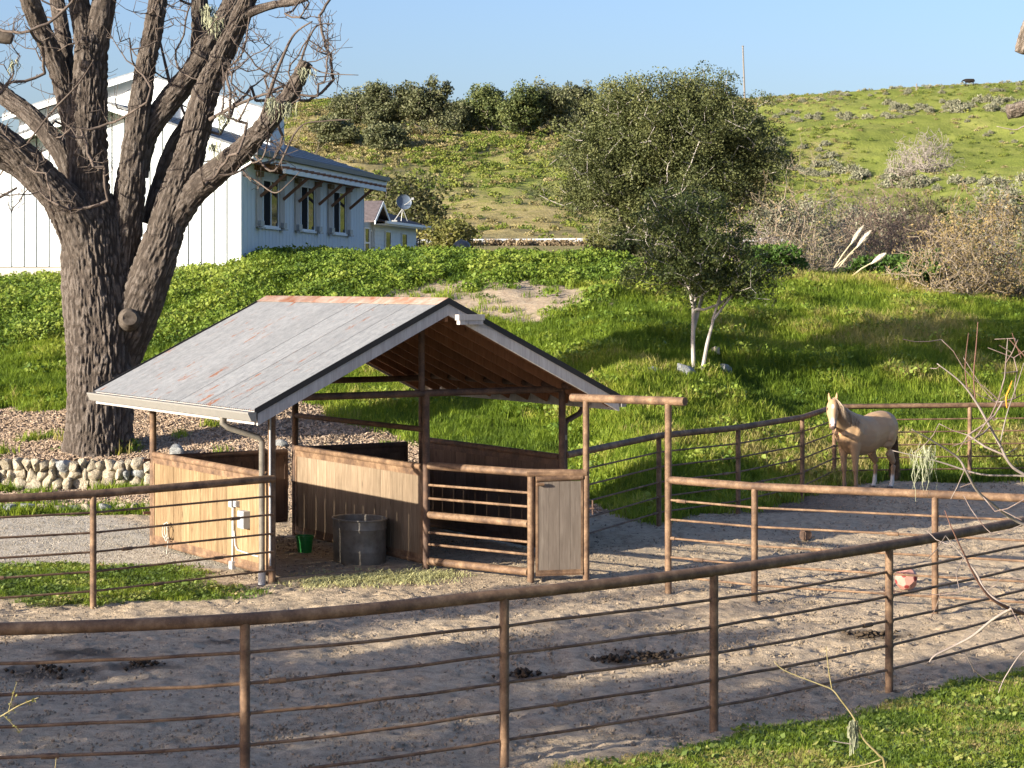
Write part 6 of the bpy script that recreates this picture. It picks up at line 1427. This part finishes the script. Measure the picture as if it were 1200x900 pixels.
def sage():
    rng = np.random.default_rng(77); PR_ = []
    for k in range(6):
        tips = rng.normal(0, 1, (46, 3)); tips[:, 2] = np.abs(tips[:, 2]); tips /= np.linalg.norm(tips, axis=1, keepdims=True); tips *= rng.uniform(.55, 1.05, (46, 1)) * np.array([1, 1, .75]); idx = np.repeat(np.arange(46), 22); C = tips[idx] + rng.normal(0, .17, (len(idx), 3)); C[:, 2] = np.maximum(C[:, 2], .02)
        PR_.append(leaves('sage_bush', C, .13, rng, rng.normal(.5, .16, 46)[idx] + rng.normal(0, .12, len(idx)))); PR_[-1].materials.append(M['sage_leaf'])
    pts = []
    def band(n, x0, x1, ya, yb, smin, smax, lab):
        for _ in range(n):
            x = rng.uniform(x0, x1); pts.append((x, np.interp(x, [x0, x1], ya) + rng.uniform(-1, 1) * yb, rng.uniform(smin, smax), lab))
    band(34, 870, 1060, (141, 131), 7, 3, 6.5, 'sage bush in the long dense row across the upper hillside, left stretch'); band(46, 1040, 1215, (129, 124), 7, 4, 8, 'sage bush in the long dense row across the upper hillside, below the cow'); band(22, 950, 1200, (112, 103), 4, 2.5, 4.5, 'small sage bush on the bright slope just under the skyline'); band(26, 840, 985, (170, 190), 20, 4, 9, 'grey sage bush on the rough bank right of the live oak crown'); band(12, 930, 1100, (205, 215), 10, 5, 10, 'grey sage bush on the low slope left of the mauve rounded bushes'); band(14, 1100, 1200, (150, 160), 40, 2, 4, 'tiny sage bush on the open bright green slope at the right'); band(12, 880, 1000, (122, 113), 3, 3, 5, 'low sage bush on the skyline right of the utility pole'); band(14, 1000, 1200, (222, 215), 8, 6, 11, 'big sage bush above the thicket at the right edge'); band(10, 960, 1065, (108, 102), 2, 3, 5, 'small sage bush on the skyline left of the cow')
    for x, y, w_, lb in pts:
        p = hit(x, y, 209) if y < 200 else hit(x, min(y, 236), 209); s = p.y / F_PX * w_
        o = link('sage_bush', PR_[int(rng.integers(0, 6))], None, None, p - Vector((0, 0, s * .15)), (0, 0, rng.uniform(0, 6.28))); o.scale = (s, s, s * rng.uniform(.95, 1.4)); tag(o, lb, 'bush', lb)
sage()

# ------------------------------------------------------------------ near branches at the frame edges
def near_branches():
    Y0 = 14.0; base = Vector((4.75, 14.2, Hs(4.75, 14.2) - .05)); t = thing('bare_fruit_tree', 'bare grey branched fruit tree reaching in from the right with a tuft of hanging lichen', 'tree', base)
    b = MB(); b.tube([(0, 0, 0), (-.05, 0, 1.0), (.0, .05, 2.2), (-.02, .1, 3.4), (.05, .1, 4.6), (.0, .1, 5.9)], [.17, .14, .12, .11, .09, .07], 14); link('trunk', b.mesh('trunk', True), M['twig_grey'], t)
    s = Y0 / F_PX; nodes = []
    def br(pts, mat='twig_grey', nm='branch', add=True, seg=7):
        p = [W(q[0], q[1], Y0 + (q[3] if len(q) > 3 else 0)) - base for q in pts]; r = [q[2] / 2 * s * .62 for q in pts]; S = spline(p, 5)
        b = MB(); b.tube(S, list(np.interp(np.linspace(0, len(p) - 1, len(S)), range(len(p)), r)), seg); link(nm, b.mesh(nm, 'all'), M[mat], t)
        if add: nodes.extend([tuple(v) for v, q in zip(S, np.linspace(0, len(p) - 1, len(S))) if v.x + base.x < 3.9])
    br([(1395, 640, 14), (1260, 585, 9), (1200, 556, 6), (1183, 543, 5.5), (1172, 522, 5), (1160, 500, 5), (1143, 470, 4.5), (1125, 447, 3), (1098, 426, 1.8)])
    br([(1395, 690, 14), (1260, 640, 9), (1196, 613, 6), (1165, 592, 5, -.2), (1145, 575, 5, -.3), (1132, 552, 4.5, -.4), (1122, 536, 4, -.4), (1095, 518, 3, -.5), (1068, 503, 1.8, -.6)])
    br([(1395, 600, 12), (1250, 566, 6), (1200, 558, 4), (1150, 556, 3.5), (1100, 541, 3), (1046, 528, 1.5)])
    br([(1395, 760, 14), (1260, 735, 10), (1200, 719, 8), (1178, 711, 7, -.2), (1160, 700, 5, -.3), (1145, 680, 4, -.4), (1130, 650, 3.2, -.5), (1115, 618, 2.5, -.6), (1107, 598, 1.6, -.6)], 'twig_red')
    br([(1178, 711, 5, -.2), (1155, 692, 4.5, -.1), (1143, 670, 3.5), (1125, 648, 2.5), (1108, 628, 1.5)])
    br([(1185, 713, 6, -.2), (1162, 727, 5), (1140, 745, 5, .1), (1118, 757, 4.5, .2), (1096, 768, 4, .2), (1089, 776, 2.5, .2)])
    br([(1395, 790, 10), (1240, 770, 4), (1205, 760, 3), (1180, 790, 2.4), (1170, 812, 1.5)])
    br([(1143, 470, 3), (1141, 440, 2.5), (1144, 405, 2.2), (1146, 377, 1.4)], 'twig_red'); br([(1134, 458, 2.6), (1131, 430, 2.2), (1135, 390, 1.4)], 'twig_red'); br([(1172, 520, 3), (1180, 485, 2.4), (1192, 450, 2), (1200, 425, 1.4)])
    br([(1260, 460, 4), (1212, 428, 2.8), (1196, 412, 2.2), (1183, 398, 1.4)], 'twig_red'); br([(1197, 420, 2), (1190, 402, 1.6), (1186, 390, 1.2)], 'twig_red')
    rng = np.random.default_rng(21); tips = np.array([tuple(W(rng.uniform(1055, 1230), rng.uniform(395, 610), Y0 + rng.uniform(-.7, .7)) - base) for _ in range(46)] + [tuple(W(rng.uniform(1085, 1220), rng.uniform(620, 800), Y0 + rng.uniform(-.7, .5)) - base) for _ in range(20)])
    pts, par = skeleton(rng, nodes, tips, .10, .04, .0, .1, 0, .03); par[:len(nodes)] = -1; r = np.minimum(radii_f(pts, par, .0032, .4), .011); kind(link('twigs', skel_mesh('twigs', pts, par, r, 5), M['twig_mix'], t), 'stuff')
    # sawn limbs of the same tree, high at the frame edge
    for pp in ([(1396, 215, 22), (1320, 150, 20), (1250, 122, 19), (1215, 124, 18), (1181, 132, 17)], [(1396, 60, 26), (1310, -20, 24), (1255, -25, 22), (1215, 15, 19), (1197, 62, 16)]):
        p = [W(q[0], q[1], Y0) - base for q in pp]; link('sawn_limb', bark_tube(p, [q[2] / 2 * s for q in pp], 48, .012, .008, 77, 60), M['cut_bark'], t)
    br([(1260, 142, 4), (1205, 147, 3), (1190, 152, 2), (1168, 148, 1.4)], 'twig_grey', 'branch', False)
    V = []; F = []
    for k in range(75):
        u0 = rng.uniform(); c = np.array(tuple(W(1078 + 12 * rng.normal() * .6 + u0 * 8, 528 + 10 * rng.normal() * .5, Y0 - .4 + .04 * rng.normal()) - base)); l = rng.uniform(.08, .24) + (.16 if rng.uniform() < .12 else 0); a = rng.uniform(0, PI); o = len(V)
        for i in range(5):
            u = i / 4; cc = c + np.array([rng.normal() * .012, rng.normal() * .012, -l * u]); ww = np.array([math.cos(a), math.sin(a), 0]) * .0026 * (1 - .6 * u); V += [cc - ww, cc + ww]
            if i: F.append((o + 2 * i - 2, o + 2 * i - 1, o + 2 * i + 1, o + 2 * i))
    link('lichen', mesh_np('lichen', np.array(V), np.array(F)), M['lichen'], t)
    br([(1180, 478, 2.2, .1), (1179, 466, 3.4, .1), (1183, 455, 2.6, .1), (1186, 446, .8, .1)], 'orange_leaf', 'last_leaf', False, 6)
near_branches()
def sprigs():
    Y0 = 13.0; s = Y0 / F_PX; b0 = W(1050, 1115, Y0); b0.z = Hs(b0.x, b0.y); t = thing('bare_sapling', 'thin yellow green bare sapling with a lichen tuft in front of the lower right grass', 'sapling', b0)
    def br(root, pts, mat, tt, nm='stem'):
        p = [W(q[0], q[1], Y0) - root for q in pts]; S = spline(p, 5); b = MB(); b.tube(S, list(np.interp(np.linspace(0, len(p) - 1, len(S)), range(len(p)), [q[2] / 2 * s * .62 for q in pts])), 6); link(nm, b.mesh(nm, 'all'), M[mat], tt)
    br(b0, [(1050, 1115, 7), (1046, 1000, 6), (1037, 900, 5), (1030, 885, 5), (1012, 866, 4.5), (1001, 842, 4), (985, 820, 3.6), (975, 808, 3.2), (958, 801, 2.8), (920, 786, 2.4), (907, 775, 1.6)], 'twig_yel', t)
    br(b0, [(975, 808, 2.6), (971, 785, 2.2), (968, 757, 1.2)], 'twig_yel', t, 'twig'); br(b0, [(1033, 890, 3), (1010, 897, 2.2), (985, 900, 1.4)], 'twig_yel', t, 'twig'); br(b0, [(999, 872, 2.4), (985, 870, 2), (976, 868, 1)], 'twig_grey', t, 'twig')
    rng = np.random.default_rng(31); V = []; F = []
    for k in range(90):
        c = np.array(tuple(W(1000 + rng.normal() * 2.5, 846 + rng.uniform(-3, 8), Y0 + rng.normal() * .02) - b0)); l = rng.uniform(.05, .19); a = rng.uniform(0, PI); o = len(V)
        for i in range(4):
            u = i / 3; cc = c + np.array([rng.normal() * .005, rng.normal() * .005, -l * u]); ww = np.array([math.cos(a), math.sin(a), 0]) * .003; V += [cc - ww, cc + ww]
            if i: F.append((o + 2 * i - 2, o + 2 * i - 1, o + 2 * i + 1, o + 2 * i))
    link('lichen', mesh_np('lichen', np.array(V), np.array(F)), M['lichen'], t)
    b0 = W(-120, 1120, Y0); b0.z = Hs(b0.x, b0.y); t = thing('budding_sapling', 'sapling sprig with tiny yellow green leaves at the lower left corner', 'sapling', b0)
    br(b0, [(-120, 1120, 6), (-80, 960, 5), (-20, 850, 3.4), (0, 840, 3), (22, 827, 2.4), (46, 817, 1.3)], 'twig_yel', t); br(b0, [(10, 834, 2), (15, 815, 1.8), (20, 799, 1)], 'twig_yel', t, 'twig'); br(b0, [(4, 838, 1.8), (14, 848, 1.4), (24, 858, .9)], 'twig_yel', t, 'twig'); br(b0, [(-80, 960, 4), (30, 960, 3), (60, 915, 2.2), (66, 888, 1.4)], 'twig_yel', t, 'twig')
    C = []
    for k in range(46):
        f = rng.uniform(); a = [(0, 840), (46, 817)] if k % 3 == 0 else ([(10, 834), (20, 799)] if k % 3 == 1 else [(4, 838), (24, 858)]); C.append(tuple(W(a[0][0] + (a[1][0] - a[0][0]) * f + rng.normal() * 2, a[0][1] + (a[1][1] - a[0][1]) * f + rng.normal() * 2, Y0 + rng.normal() * .015) - b0))
    link('leaves', leaves('leaves', np.array(C), .012, rng, rng.uniform(.4, 1, 46)), M['shrub_leaf'], t)
sprigs()

# ------------------------------------------------------------------ trees beside the paddock whose long evening shadows fall across the dirt
def side_trees():
    for k, (p, q, h, r_) in enumerate([(9.5, -11.5, 5.4, 1.8), (15.5, -12.2, 7.3, 1.8), (18.3, -11.6, 7.5, 2.0), (21.2, -12.4, 7.5, 1.8), (23.7, -13.8, 5.7, 1.0)]):
        c, s_ = math.cos(SUN_AZ), math.sin(SUN_AZ); x = -p * s_ + q * c; y = p * c + q * s_; b = Vector((x, y, float(gpad(y)))); r = random.Random(70 + k)
        lobes = [((0, 0, h * .58), (r_, r_, h * .27))] + [((r.uniform(-.6, .6) * r_, r.uniform(-.7, .7) * r_, h * r.uniform(.45, .9)), (r_ * .5, r_ * .5, h * .11)) for _ in range(6)]
        leafy_tree('side_tree', ['leafy tree beside the near left corner of the paddock', 'second leafy tree along the left side of the paddock', 'third leafy tree along the left side of the paddock', 'tallest leafy tree along the left side of the paddock', 'smallest leafy tree along the left side of the paddock'][k], 'tree', b, [[(0, 0, 0), (.05, 0, h * .25), (0, .05, h * .5)]], lobes, 150, 40, .13, M['olive_leaf'], M['oak_bark2'], 600 + k, .014, .42, 'trees along the left side of the paddock', k=4)
side_trees()
